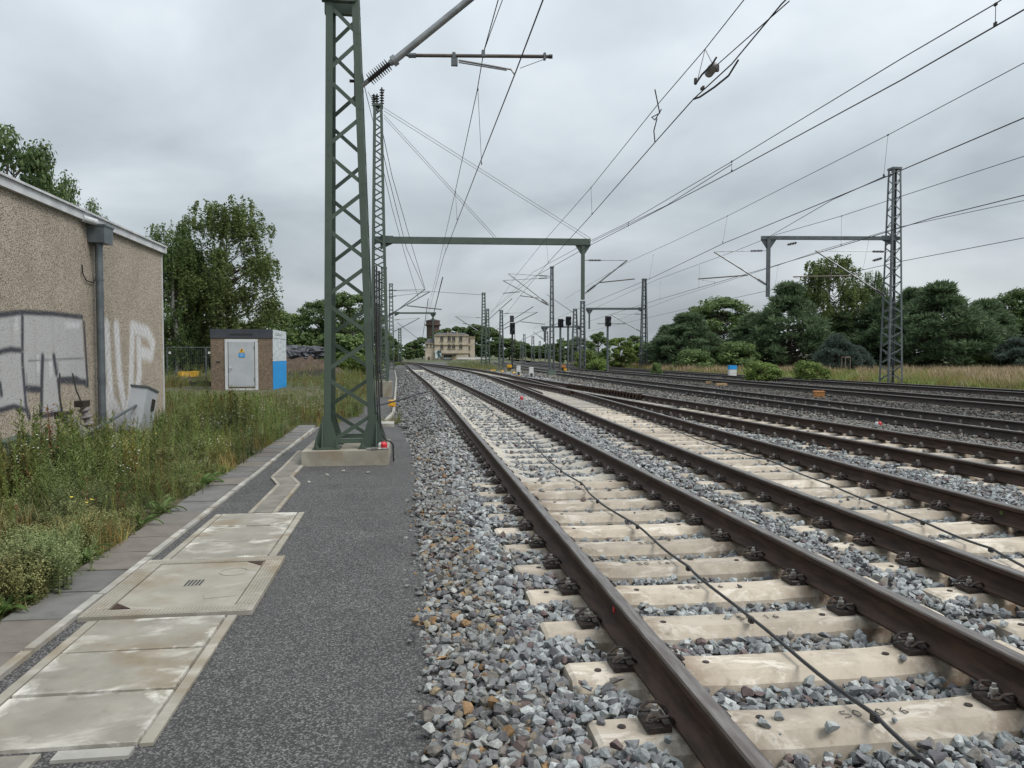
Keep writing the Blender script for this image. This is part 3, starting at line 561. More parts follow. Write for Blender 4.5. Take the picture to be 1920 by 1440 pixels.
b = MB(); b.box((-1.51, 5.67, -.03), (.80, 1.10, .05)); b.build('rim_shadow_gap', MT['dark'], t)
lid = MB(); lid.box((-1.51, 5.67, .004), (.765, 1.065, .042)); lid = lid.build('lid', MT['conc'], t)
b = MB(); b.box((-1.515, 5.67, .0262), (.125, .155, .003)); b.build('grate_plate', MT['conc'], lid)
for i in range(5): b = MB(); b.box((-1.563 + i * .024, 5.67, .0285), (.013, .135, .003)); b.build('grate_slot', MT['dark'], lid)
for sx, sy in ((-1, -1), (1, 1)):
    b = MB(); cx, cy = -1.51 + sx * .3785, 5.67 + sy * .5285; b.extr([(cx, cy, .024), (cx - sx * .12, cy, .024), (cx, cy - sy * .12, .024)], (0, 0, .006)); o = b.build('corner_plate', MT['rail'], lid)
b = MB()                                          # raised maker's stamp and ring cast in the lid
for i in range(16):
    a0, a1 = i / 16 * 6.283, (i + 1) / 16 * 6.283; b.bar((-1.30 + .10 * math.cos(a0), 5.93 + .10 * math.sin(a0), .026), (-1.30 + .10 * math.cos(a1), 5.93 + .10 * math.sin(a1), .026), .008, .006)
b.box((-1.27, 5.36, .027), (.20, .11, .005), Matrix.Rotation(.25, 3, 'Z')); b.build('cast_marks', MT['conc'], lid)
t = thing('cable_trough', 'narrow zigzag cable trough with grey lids leading to the mast foundation', 'cable trough', (-1.55, 10.3, 0))
path_ = [(-1.50, 8.17), (-1.50, 9.95), (-1.68, 10.55), (-1.68, 11.55), (-1.72, 13.4)]
for i in range(len(path_) - 1):
    (xa, ya), (xb_, yb) = path_[i], path_[i + 1]; n = max(1, round(math.hypot(xb_ - xa, yb - ya) / .5)); d = Vector((xb_ - xa, yb - ya, 0)).normalized(); sd = Vector((d.y, -d.x, 0))
    for k in range(n):
        p = Vector((xa + (xb_ - xa) * k / n, ya + (yb - ya) * k / n, .004)); q = Vector((xa + (xb_ - xa) * (k + 1) / n, ya + (yb - ya) * (k + 1) / n, .004)) - d * .008
        b = MB(); b.bar(p, q, .19, .036, sd); b.build('trough_lid', MT['slab_dark'], t)
    for s_ in (-1, 1): b = MB(); b.bar(Vector((xa, ya, .001)) + sd * s_ * .122, Vector((xb_, yb, .001)) + sd * s_ * .122, .045, .04 + .002 * i, sd); b.build('trough_edge', MT['conc'], t)
# narrow footway past the first mast, with its light kerb
b = MB(); b.bar((-.62, 19.6, -.07), (-.62, 18.6, -.05), .55, .10); tag(b.build('stepping_slab', MT['kerb']), 'light concrete slab at the end of the asphalt, behind the mast', 'slab')
for nm, pts in (('kerb', [(xl(y) - .10 - .25 * (y < 24), y, float(zp(y)) + .0) for y in np.arange(20, 100, 4.0)]),):
    t = thing('footpath_kerb', 'pale kerb along the foot of the far ballast bank', 'kerb', (-.6, 40, 0))
    for p, q in zip(pts[:-1], pts[1:]): b = MB(); b.bar(p, q, .09, .14); b.build('kerb_stone', MT['kerb'], t)
for i, (px, py) in enumerate([(644, 885), (690, 888), (612, 892), (578, 906)]):
    p = G(px, py); b = MB(); tv, tf, _ = stone_templates(i + 1)[i]; b.add([Vector(q) * .06 + Vector((p.x, p.y, .015)) for q in tv], tf); tag(b.build('loose_stone', MT['kerb']), 'small pale stone lying on the asphalt before the mast foundation', 'stone', 'pale stones by the foundation')
# ---------------------------------------------------------------- cables between the rails, markers
def cable(name, lab, pts, r=.0095, z=.185, clip=True, Tk=None):
    P = [G(px, py, z) for px, py in pts]; Q = []
    for i in range(len(P) - 1):
        for k in range(8): s = k / 8; Q.append(P[i].lerp(P[i + 1], s) + Vector((.006 * math.sin(i * 3 + s * 6), 0, -.012 * math.sin(math.pi * s))))
    Q.append(P[-1]); t = thing(name, lab, 'cable', P[0]); b = MB(); b.tube(Q, r, 6); b.build('sheath', MT['black'], t, True)
    if clip:
        for p in P[:-1]: b = MB(); b.box((p.x, p.y, z - .012), (.022, .035, .035)); b.build('cable_clip', MT['black'], t)
cable('track_cable', 'thin black cable clipped along the middle of the track nearest the path', [(1900, 1560), (1640, 1340), (1408, 1158), (1290, 1062), (1195, 985), (1120, 938), (1090, 905), (1052, 882), (1010, 845), (972, 815), (935, 782), (905, 757), (880, 736), (855, 722), (822, 705), (800, 693)])
cable('track_cable', 'thin black cable clipped along the track that runs into the switch', [(2100, 1150), (1858, 1028), (1730, 978), (1560, 910), (1440, 862), (1362, 842), (1260, 805), (1180, 775), (1110, 753), (1040, 735), (1000, 727)])
cable('cable', 'black cable crossing the ballast bank up to the rail', [(700, 762), (765, 745), (783, 738), (800, 735), (816, 735)], .03, .16, False)
def marker(p, lab, s=1.0):
    t = thing('marker_cap', lab, 'marker', p); b = MB(); b.lathe(p, p + Vector((0, 0, 1)), [(-.03, .055 * s), (.07 * s, .055 * s), (.10 * s, .04 * s)], 10); b.build('white_base', MT['white'], t)
    b = MB(); b.lathe(p + Vector((.028 * s, -.02 * s, -.02)), p + Vector((.028 * s, -.02 * s, 1)), [(0, .052 * s), (.10 * s, .052 * s), (.13 * s, .03 * s)], 10); b.build('red_cap', MT['red'], t)
marker(G(975, 751, .12), 'small red and white cap in the ballast between two tracks', 1.25); p = G(1645, 800, .14); marker(p, 'small red and white cap beside the dark old main line')
def hollow(name, lab, cat, p, sz, mat, extra=None, mat2=None, rz=0.0):
    t = thing(name, lab, cat, p); Rz = Matrix.Rotation(rz, 3, 'Z'); b = MB(); b.box((p.x, p.y, p.z + sz[2] / 2), sz, Rz, taper=.96); b.build('housing', MT[mat], t)
    b = MB(); b.box((p.x, p.y, p.z + sz[2] + .012), (sz[0] * 1.06, sz[1] * 1.06, .03), Rz, taper=.9); b.build('lid', MT[mat2 or mat], t)
    if extra: b = MB(); b.box(p + Rz @ Vector((0, -sz[1] / 2 - .03, sz[2] * .3)), (sz[0] * .5, .06, sz[2] * .35), Rz); b.build(extra, MT['black' if mat != 'yellow' else 'yellow'], t)
    return t
hollow('trackside_box', 'orange brown box standing between the dark main lines', 'box', G(1535, 748, .08), (.36, .26, .26), 'orange', None, None, -.3)
for i, (px, py) in enumerate([(1333, 722), (1352, 726)]):
    p = G(px, py, .08); b = MB(); b.box((p.x, p.y, .16), (.55, .3, .22), Matrix.Rotation(-.4 + i * .3, 3, 'Z'), taper=.9); tag(b.build('stone_block', MT['tanblock']), 'tan stone block lying between dark tracks', 'block', 'tan blocks between the tracks')
hollow('yellow_box', 'yellow plastic box beside the ballast bank and narrow footway', 'box', G(735, 762, -.14), (.24, .2, .20), 'yellow', 'cable_gland')
for lab, px, py, z, h, w_ in (('narrow white cabinet with yellow foot beside the switch', 972, 707, .06, .78, .28), ('narrow white cabinet standing nearer the ladder mast', 996, 709, .06, .70, .29)):
    t = hollow('track_cabinet', lab, 'cabinet', G(px, py, z), (w_, .26, h), 'white', 'hasp'); 
    if 'yellow' in lab: p = G(px, py, z); b = MB(); b.box((p.x, p.y - .18, z + .06), (.32, .12, .16)); b.build('yellow_foot', MT['yellow'], t)
for i, (px, py) in enumerate([(922, 698), (927, 698), (941, 700), (964, 703)]):
    p = G(px, py, .05); b = MB(); b.lathe(p, p + Vector((0, 0, 1)), [(0, .06), (.12, .06), (.121, .16), (.20, .14), (.24, .05)], 10); tag(b.build('yellow_marker', MT['yellow']), 'yellow mushroom shaped marker by the switch', 'marker', 'yellow caps along the switch')
for lab, px, py, d in (('yellow topped switch lantern on a dark post', 955, 697, 62), ('orange and yellow switch motor between main line tracks', 1056, 697, 62)):
    p = G(px, py, .08); t = thing('switch_box', lab, 'switch box', p); b = MB(); b.box(p + Vector((0, 0, .2)), (.3, .3, .4)); b.build('foot', MT['rail'], t); b = MB(); b.box(p + Vector((0, 0, .52)), (.42, .34, .25)); b.build('head', MT['yellow' if 'lantern' in lab else 'orange'], t)
    if 'motor' in lab: b = MB(); b.box(p + Vector((.25, -.2, .2)), (.5, .3, .2)); b.build('cover', MT['yellow'], t)
# ---------------------------------------------------------------- masts
def lattice(name, lab, base, h, wb, wt, leg=.09, br=.05, nb=14, mat='green2', detail=False, group=None, depth=None, cross=False, lean=(0, 0), rungs=False, foundation=None):
    base = Vector(base); t = thing(name, lab, 'mast', base, group); m_ = MT[mat]; dpb = depth or wb; dpt = dpb * wt / wb
    def cor(sx, sy, k): w0 = wb + (wt - wb) * k; d0 = dpb + (dpt - dpb) * k; return base + Vector((sx * w0 / 2 + lean[0] * k, sy * d0 / 2 + lean[1] * k, h * k))
    th = leg * .12 if detail else leg * .18
    for sx in (-1, 1):
        for sy in (-1, 1):
            b = MB(); p0, p1 = cor(sx, sy, 0), cor(sx, sy, 1); pr = [(0, 0), (leg, 0), (leg, th), (th, th), (th, leg), (0, leg)]
            V = [p + Vector((-sx * a, -sy * c, 0)) for p in (p0, p1) for a, c in pr]; n = 6
            b.add(V, [tuple(range(n)), tuple(range(n, 2 * n))] + [(i, (i + 1) % n, n + (i + 1) % n, n + i) for i in range(n)]); b.build('leg', m_, t)
    allb = MB(); ins = leg * .45
    def brace(p, q, ax):
        if detail:
            b = MB(); b.bar(p, q, br, .008, ax); u = (q - p).normalized(); nn = ax.cross(u).normalized()
            for c_ in (p + u * .035, q - u * .035):
                for sg in (-1, 1): b.lathe(c_, c_ + nn * sg, [(.003, .013), (.016, .013)], 6)
            b.build('brace', m_, t)
        else: allb.bar(p, q, br, .014, ax)
    for f, (A, B, ax, o) in enumerate((((-1, -1), (1, -1), Vector((1, 0, 0)), Vector((0, 1, 0))), ((-1, 1), (1, 1), Vector((1, 0, 0)), Vector((0, -1, 0))), ((-1, -1), (-1, 1), Vector((0, 1, 0)), Vector((1, 0, 0))), ((1, -1), (1, 1), Vector((0, 1, 0)), Vector((-1, 0, 0))))):
        for i in range(nb):
            k0, k1 = (i + .06) / nb, (i + .94) / nb
            if rungs:
                if f < 2: brace(cor(*A, k0) + o * .02, cor(*B, k0) + o * .02, Vector((0, 0, 1)))
                continue
            fl = (i + f) % 2
            for rep in range(2 if cross else 1):
                P, Q = (A, B) if (fl + rep) % 2 == 0 else (B, A); p = cor(*P, k0); q = cor(*Q, k1); u = (q - p).normalized()
                brace(p + u * ins * .6 + o * (.012 + .016 * rep), q - u * ins * .6 + o * (.012 + .016 * rep), o.cross(u))
    if not detail: allb.build('bracing', m_, t)
    top = cor(0, 0, 1); b = MB(); b.box(top + Vector((0, 0, .03)), (wt + .05, dpt + .05, .1)); b.build('cap', m_, t)
    if foundation:
        fx, fy, fz, ox, oy = foundation; b = MB(); b.box(base + Vector((ox, oy, -fz / 2)), (fx, fy, fz)); b.build('foundation', MT['found'], t)
    else: b = MB(); b.box(base + Vector((0, 0, -.15)), (wb + .25, dpb + .25, .4), taper=.85); b.build('foundation', MT['conc'], t)
    t['top'] = tuple(top); return t
def cantilever(t, lo, hi, tip, reg=None, steady=None, r=.035, mats=('alu', 'insul', 'brownpipe')):
    """diagonal tube lo -> tip, tie hi -> tip, registration tube reg=(p,q), steady arm (p,q); world points"""
    lo, hi, tip = Vector(lo), Vector(hi) if hi else None, Vector(tip); u = (tip - lo).normalized()
    b = MB(); b.insul(lo + u * .10, lo + u * .62, .075, 8, .028); b.build('insulator', MT[mats[1]], t, True)
    b = MB(); b.tube([lo, lo + u * .12], .03, 8); b.tube([lo + u * .60, tip], r, 8); b.build('cantilever_tube', MT[mats[0]], t, True)
    if hi:
        v = (tip - hi).normalized(); b = MB(); b.insul(hi + v * .15, hi + v * .75, .06, 8, .024); b.build('insulator', MT[mats[1]], t, True)
        b = MB(); b.tube([hi, hi + v * .16], .02, 6); b.tube([hi + v * .74, tip], .018, 6); b.build('tie_rod', MT[mats[0]], t, True)
    if reg: b = MB(); b.tube([reg[0], reg[1]], r * .75, 8); b.build('registration_tube', MT[mats[2]], t, True)
    if steady: b = MB(); b.tube([steady[0], steady[1]], .013, 6); b.tube([steady[1], Vector(steady[1]) + Vector((0, 0, -.10))], .013, 6); b.build('steady_arm', MT['alu'], t, True)
def portal(t, p0, p1, drop, h=.22, wd=.18, mat='green2', taperlen=.5):
    """horizontal beam p0 -> p1 with a hanging post at p1 of length drop"""
    m_ = MT[mat]; p0, p1 = Vector(p0), Vector(p1); u = (p1 - p0).normalized(); b = MB(); b.bar(p0, p1 + u * .35, wd, h); b.build('portal_beam', m_, t)
    b = MB(); b.bar(p1, p1 - Vector((0, 0, drop)), .16, .16, u); b.build('drop_post', m_, t)
    b = MB(); b.extr([p1 - u * .38 - Vector((0, -.02, h / 2)), p1 + u * .38 - Vector((0, -.02, h / 2)), p1 + u * .1 - Vector((0, -.02, h / 2 + .42)), p1 - u * .1 - Vector((0, -.02, h / 2 + .42))], (0, -.04, 0)); b.build('gusset_plate', m_, t)
    b = MB(); b.extr([p0 + u * .25 - Vector((0, -.02, h / 2 + .3)), p0 + u * .25 - Vector((0, -.02, -h / 2 - .05)), p0 + u * .85 - Vector((0, -.02, -h / 2 - .05)), p0 + u * .85 - Vector((0, -.02, h / 2))], (0, -.04, 0)); b.build('gusset_plate', m_, t)
# --- the near green mast
bA = Vector((-.885, 12.28, .22))
A = lattice('lattice_mast', 'tall green lattice mast on a low concrete foundation beside the path', bA, 9.6, .78, .36, .105, .058, 17, 'green', True, None, .78, False, (-.10, 0), False, None)
for q in list(A.children):
    if q.name.startswith('foundation'): bpy.data.objects.remove(q)
b = MB(); b.box((-.93, 12.35, .085), (1.27, 1.5, .27), taper=.995); fo = b.build('foundation', MT['found'], A)
for sx in (-1, 1):
    for sy in (-1, 1):
        cx, cy = bA.x + sx * .34, bA.y + sy * .34; b = MB(); b.box((cx, cy, .232), (.40, .36, .03)); pl = b.build('base_plate', MT['green'], A)
        b = MB(); x0, y0 = bA.x + sx * .395, bA.y + sy * .395
        for dx_ in (-1, 1): b.extr([(x0 - sx * .05, y0, .247), (x0 - sx * .05 + dx_ * .19, y0, .247), (x0 - sx * .05 + dx_ * .17, y0, .33), (x0 - sx * .05 + dx_ * .05, y0, .72), (x0 - sx * .05, y0, .72)], (0, sy * .014, 0))
        for dy_ in (-1, 1): b.extr([(x0, y0 - sy * .05, .247), (x0, y0 - sy * .05 + dy_ * .16, .247), (x0, y0 - sy * .05 + dy_ * .14, .33), (x0, y0 - sy * .05 + dy_ * .04, .72), (x0, y0 - sy * .05, .72)], (sx * .014, 0, 0))
        b.build('gusset_plate', MT['green'], pl)
        for bx_, by_ in ((-.15, -.12), (.15, -.12)): b = MB(); b.lathe((cx + bx_, cy + by_ - .03, .247), (cx + bx_, cy + by_ - .03, 1), [(0, .04), (.03, .04), (.031, .024), (.06, .024), (.061, .014), (.13, .014)], 6); b.build('anchor_bolt', MT['green'], pl)
b = MB(); b.bar((bA.x - .3, bA.y - .37, .34), (bA.x + .3, bA.y - .37, .34), .07, .07); b.bar((bA.x - .3, bA.y + .37, .34), (bA.x + .3, bA.y + .37, .34), .07, .07); b.build('foot_tie', MT['green'], A)
p = W(637, 8, 12.0); b = MB(); b.box((p.x, 12.05, p.z + .06), (.50, .10, .22)); b.box((p.x, 12.5, p.z + .06), (.50, .10, .22)); b.build('head_bracket', MT['green'], A)
b = MB(); b.tube([(p.x, 11.98, p.z - .02), (p.x, 11.98, p.z + .1)], .035, 8); b.build('eye_bolt', MT['galv'], A)
Dm = 12.1
lo = W(676, 163, Dm); mid_ = W(745, 110, Dm); far_ = W(883, -3, Dm); u = (far_ - mid_).normalized(); tip = far_ + u * 1.0
b = MB(); b.box(lo + Vector((-.06, 0, .03)), (.07, .16, .55)); b.tube([lo + Vector((-.16, -.1, .05)), lo + Vector((-.06, -.1, .05))], .025, 8); b.build('hinge_bracket', MT['steel_dark'], A)
i0, i1 = W(690, 152, Dm), W(731, 119, Dm); b = MB(); b.insul(i0, i1, .10, 10, .035, 16); b.build('insulator', MT['insul'], A, True)
b = MB(); b.tube([lo, i0 + (i1 - i0) * .05], .035, 10); b.tube([i1, W(737, 115, Dm)], .05, 10); b.tube([W(736, 116, Dm), W(743, 111, Dm)], .085, 12); b.tube([W(740, 113, Dm), tip], .055, 12); b.build('cantilever_tube', MT['alu'], A, True)
hi_ = Vector((lo.x, lo.y, lo.z + 2.6)); b = MB(); b.tube([hi_, tip], .03, 8); b.build('tie_tube', MT['alu'], A, True)
r0, r1 = W(778, 104, Dm), W(1030, 106, Dm); b = MB(); b.tube([r0, r1], .027, 10); b.build('registration_tube', MT['brownpipe'], A, True)
b = MB(); b.tube([W(1029, 106, Dm), W(1036, 106, Dm)], .032, 10); b.build('end_cap', MT['black'], A)
b = MB(); b.tube([W(757, 100, Dm), W(768, 104, Dm)], .03, 8); b.tube([W(766, 104, Dm), W(780, 104, Dm)], .04, 8); b.box(W(851, 104, Dm), (.05, .07, .08)); b.box(W(852, 116, Dm), (.10, .06, .12)); b.box(W(906, 101, Dm), (.05, .07, .10)); b.box(W(1021, 106, Dm), (.035, .07, .10)); b.build('clamp', MT['galv'], A)
b = MB(); b.tube([W(860, 113, Dm), W(958, 130, Dm), W(965, 139, Dm)], .016, 8); b.tube([W(860, 117, Dm), W(950, 132, Dm)], .010, 6); b.build('steady_arm', MT['alu'], A, True)
b = MB(); b.tube([W(975, 128, Dm), W(1018, 112, Dm)], .005, 5); b.build('hanger_wire', MT['wire'], A)
# cables and caps at the mast foot
b = MB(); b.tube([(-.47, 12.0, 3.0), (-.46, 11.95, 1.6), (-.44, 11.93, .9), (-.41, 11.9, .46), (-.34, 11.9, .34), (-.28, 11.92, .32), (-.235, 11.98, .26), (-.23, 12.0, .0)], .0135, 8); b.tube([(-.50, 11.99, 3.0), (-.48, 11.95, 1.2), (-.46, 11.93, .55), (-.44, 11.92, .30)], .011, 8); tag(b.build('earthing_cable', MT['black'], A, True))
marker(Vector((-.40, 11.72, .22)), 'red and white cap on the front edge of the mast foundation', 1.05); marker(Vector((-.44, 12.0, .22)), 'red and white cap tucked behind the mast leg', 1.05)
b = MB(); b.tube([(-.62, 11.66, .235), (-.50, 11.63, .24), (-.42, 11.66, .24), (-.30, 11.64, .235)], .02, 7); b.box((-.50, 11.63, .25), (.10, .05, .03)); b.build('cable_lug', MT['bolt'], A)
# --- mast with the wide portal beam
bB = W(712, 715, 36); B = lattice('lattice_mast', 'green lattice mast on a tall block carrying a wide portal beam over the tracks', bB, 12.7, .82, .42, .12, .06, 34, 'green2', False, None, .82, False, (0, 0), False, (1.15, 1.2, .75, 0, 0))
pb0 = W(703, 450, 36); pb1 = W(1093, 454, 37.1); pb0.y = bB.y; portal(B, pb0, pb1, 2.75, .30, .24)
e0 = pb1 - Vector((0, 0, 2.75)); cantilever(B, W(1097, 550, 36), W(1097, 488, 36), W(1176, 488, 36), (W(1122, 530, 36), W(1190, 523, 36)))
topB = W(712, 190, 36)
for tx, ty in ((1108, 450), (930, 447)):
    for o in (-.07, .07): b = MB(); b.tube([W(720, 205 if tx > 1000 else 218, 36) + Vector((0, 0, o)), W(tx, ty, 36.8) + Vector((0, 0, o))], .011, 6); b.build('stay_rod', MT['galv'], B)
for i, (px, py, l_) in enumerate([(701, 182, .5), (707, 190, .7), (716, 180, .75)]): p = W(px, py + 15, 36); b = MB(); b.insul(p - Vector((0, 0, .1)), p + Vector((0, 0, l_)), .11, 6, .04); b.build('insulator', MT['insul'], B, True)
b = MB(); b.tube([W(716, 178, 36), W(721, 168, 36), W(714, 185, 36)], .012, 5); b.tube([W(690, 172, 36), W(699, 188, 36)], .012, 5); b.build('jumper', MT['wire'], B)
b = MB(); b.box(W(696, 672, 35.4), (.16, .02, .16)); b.build('number_plate', MT['white'], B)
b = MB(); b.tube([(bB.x + .1, bB.y - .62, -.4), (bB.x + .1, bB.y - .62, .45), (bB.x + .02, bB.y - .44, 1.5), (bB.x + .02, bB.y - .42, 5.5)], .05, 6); b.build('cable', MT['black'], B)
# --- further masts
def far_mast(px, ybase, ytop, d, lab, wb=.7, wt=.34, nb=14, mat='galv', leg=.09, br=.045, zb=0.05, **k):
    p = W(px, ybase, d); tp = W(px, ytop, d); return lattice('lattice_mast', lab, (p.x, p.y, zb), tp.z - zb, wb, wt, leg, br, nb, mat, False, None, None, k.get('cross', False), (0, 0), k.get('rungs', False))
RM = far_mast(1670, 718, 318, 37.5, 'grey lattice mast standing in the tall grass with a portal beam', .78, .42, 26, leg=.09, br=.042, zb=-.05)
q0, q1 = W(1686, 447, 37.5), W(1441, 446, 37.5); portal(RM, q0, q1, 2.85, .17, .16, 'galv')
cantilever(RM, W(1661, 556, 37.5), W(1664, 472, 37.5), W(1529, 470, 37.5), (W(1598, 517, 37.5), W(1487, 519, 37.5)), (W(1490, 521, 37.5), W(1508, 524, 37.5)), .04)
cantilever(RM, W(1440, 536, 37.5), W(1436, 470, 37.5), W(1339, 472, 37.5), (W(1402, 516, 37.5), W(1309, 523, 37.5)), (W(1316, 525, 37.5), W(1340, 528, 37.5)), .04)
for p, q in ((W(1476, 459, 37.5), W(1494, 455, 37.5)), (W(1636, 489, 37.5), W(1654, 484, 37.5))): b = MB(); b.insul(p, q, .07, 5, .03); b.build('strain_insulator', MT['insul'], RM, True)
LM = far_mast(1207, 694, 524, 80, 'grey lattice mast by the meadow behind the single signal', .8, .4, 20, leg=.12, br=.06, zb=-.1)
portal(LM, W(1211, 579, 80), W(1105, 579, 80), 2.1, .22, .2, 'galv'); cantilever(LM, W(1203, 623, 80), W(1204, 589, 80), W(1144, 589, 80), (W(1172, 607, 80), W(1120, 607, 80)), None, .05)
HM = far_mast(1034.5, 703, 502, 52, 'grey ladder-type mast between merged track and main line', .36, .2, 17, 'galv', .075, .07, .2, rungs=True)
b = MB(); p = W(1034.5, 703, 52); b.box((p.x, p.y, .35), (.62, .5, .5), taper=.7); b.build('foot_box', MT['green2'], HM)
for y0, y1, xt, yt in ((571, 518, 953, 513), (573, 521, 943, 526)): cantilever(HM, W(1029, y0, 52), W(1031, y1, 52), W(xt, yt, 52), (W(975, (y0 + yt) / 2 + 5, 52), W(943 if yt < 520 else 1010, 550 if yt < 520 else 559, 52)), None, .035)
H2 = far_mast(907, 690, 550, 100, 'tall grey lattice mast in front of the station trees', .75, .45, 24, 'green2', .12, .07, -.1); cantilever(H2, W(903, 625, 100), W(903, 596, 100), W(854, 593, 100), (W(868, 606, 100), W(895, 612, 100)), None, .06)
far_mast(914.5, 690, 580, 112, 'slimmer grey lattice mast just behind the tall one by the station trees', .7, .4, 20, 'green2', .12, .07, -.1)
H3 = far_mast(940, 690, 583, 85, 'short grey lattice mast beside the tall black signal', .62, .34, 18, 'galv', .11, .06, 0); cantilever(H3, W(944, 617, 85), W(943, 588, 85), W(1008, 585, 85), (W(976, 603, 85), W(1022, 608, 85)), None, .05)
K1 = far_mast(1078, 688, 580, 110, 'splayed grey lattice mast beyond the twin signals', 1.15, .5, 16, 'galv', .12, .07, -.1)
K2 = far_mast(1092, 690, 566, 78, 'slim grey lattice mast below the hanging post of the green portal', .62, .42, 18, 'galv', .11, .06, -.05); portal(K2, W(1094, 613, 78), W(1021, 613, 78), 1.5, .16, .15, 'galv'); cantilever(K2, W(1020, 637, 78), None, W(1000, 622, 78), None, None, .04)
B2 = far_mast(721, 700, 503, 60, 'green lattice mast half hidden behind the portal mast', .7, .42, 22, 'green2', .11, .06, -.35)
for y0, y1, xt, yt in ((596, 545, 797, 542), (592, 557, 806, 547)): cantilever(B2, W(726, y0, 60), W(725, y1, 60), W(xt, yt, 60), (W(763, (y0 + yt) / 2 + 4, 60), W(828, (y0 + yt) / 2 + 11, 60)), None, .04)
C = far_mast(734, 692, 533, 95, 'green lattice mast farther along the footway with a flat beam', .75, .45, 22, 'green2', .12, .07, -.35); portal(C, W(736, 587, 95), W(812, 587, 95), 3.2, .2, .18, 'green2'); cantilever(C, W(738, 622, 95), W(738, 600, 95), W(787, 596, 95), None, None, .05)
far_mast(750, 690, 616, 150, 'small distant mast by the platform canopy', .8, .6, 14, 'green2', .2, .1, -.4)
for i, (px, yt, d) in enumerate([(983, 627, 190), (999, 631, 170), (1025, 622, 160), (977, 640, 230), (1012, 640, 240), (1055, 634, 170)]): far_mast(px, 684, yt, d, 'small distant mast among the far trees', .8, .5, 10, 'galv', .11, .06, -.4)['group'] = 'distant masts by the far trees'
# --- signals
def signal(lab, px, ytop, ybot, ybase, d, wpx, extra=False, zb=0.0, side=1):
    p = W(px, ybase, d); z1, z0 = W(px, ytop, d).z, W(px, ybot, d).z; wd = wpx * d / F_PX; t = thing('railway_signal', lab, 'signal', (p.x, p.y, zb)); y = p.y - .12
    b = MB(); b.tube([(p.x, p.y, zb), (p.x, p.y, z0 + .2)], .09, 10); b.build('post', MT['sigblack' if extra else 'galv'], t, True)
    b = MB(); b.box((p.x, y, (z0 + z1) / 2), (wd, .16, z1 - z0)); pan = b.build('screen', MT['sigblack'], t)
    b = MB(); b.box((p.x, y + .18, (z0 + z1) / 2), (wd * .8, .22, (z1 - z0) * .85)); b.build('lamp_case', MT['sigblack'], t)
    for i, (fx, fz) in enumerate([(-.22, .28), (.22, .28), (-.22, -.05), (.22, -.28)]): b = MB(); c_ = Vector((p.x + fx * wd, y - .08, (z0 + z1) / 2 + fz * (z1 - z0))); b.lathe(c_, c_ + Vector((0, -1, 0)), [(0, .11), (.22, .11), (.221, .09), (.05, .09)], 10); b.build('lamp_hood', MT['sigblack'], pan)
    b = MB(); b.box((p.x, p.y, zb + .1), (.45, .45, .3), taper=.8); b.build('foot', MT['conc'], t)
    if extra: b = MB(); b.box((p.x - .05, y, z1 + .36), (wd * .75, .2, .62)); b.build('speed_indicator', MT['sigblack'], t); b = MB(); b.box((p.x, p.y, z0 - 1.5), (.5, .4, .06)); b.tube([(p.x + .25, p.y, z0 - 2.2), (p.x + .25, p.y, z0)], .03, 6); b.build('service_ladder', MT['sigblack'], t)
    return t
signal('tall black signal with a smaller box on top, beside the short lattice mast', 960.5, 605, 627, 690, 74, 9.5, True)
signal('plain grey backed signal, left of the twin signals by the meadow', 1050.5, 598, 614, 694, 66, 10)
signal('black signal screen beside the plain backed twin signal', 1065, 593.5, 610.5, 694, 66, 10)
signal('single black signal on a slim post at the meadow edge', 1139, 593, 612, 696, 62, 10.5)
# --- overhead lines: points on known heights give the distance
def wire_pts(P): return [Vector(p) for p in P]
def line(lab, contact, mess, zc, zm, drops, rc=.0105, rm=.0085, dp=(0,)):
    c = [G(px, py, zc) for px, py in contact]; m_ = [G(px, py, zm) for px, py in mess]; t = thing('overhead_line', lab, 'overhead line', c[0])
    b = MB(); b.tube(c, rc, 6); b.build('contact_wire', MT['wire'], t); b = MB(); b.tube(m_, rm, 6); b.build('messenger_wire', MT['wire'], t)
    for (xa, ya, xb_, yb) in drops: b = MB(); p, q = G(xa, ya, zm), G(xb_, yb, zc); b.tube([p, q], .005, 5); b.box(q + Vector((0, 0, .02)), (.02, .05, .05)); b.box(p, (.02, .05, .04)); b.build('dropper', MT['wire'], t)
    return t
ZC = 6.06
o1 = line('overhead wires above the track nearest the path', [(1060, -110), (1018, 0), (965, 140), (895, 318), (832, 480), (808, 570), (800, 600)], [(955, -110), (934, 0), (907, 97), (895, 168), (853, 362), (815, 530), (803, 575)], ZC, 7.0, [(896, 168, 903, 308), (854, 360, 857, 412), (832, 455, 836, 470)])
b = MB(); b.tube([G(975, -80, 7.1), G(942, 0, 7.1), G(920, 60, 7.0), G(907, 97, 7.0)], .007, 5); b.build('stitch_wire', MT['wire'], o1)
o2 = line('overhead wires with the section insulator above the track into the switch', [(1600, -130), (1465, 8), (1372, 120), (1300, 186), (1228, 267), (1110, 402), (1030, 490), (975, 555), (925, 620)], [(1480, -110), (1393, 2), (1322, 92), (1238, 190), (1108, 352), (1020, 452), (965, 520), (920, 590)], ZC, 6.9, [(1108, 352, 1110, 402), (1024, 447, 1028, 492)])
b = MB(); b.tube([G(1480, 2, ZC), G(1335, 130, ZC)], .008, 5); b.build('contact_wire', MT['wire'], o2)
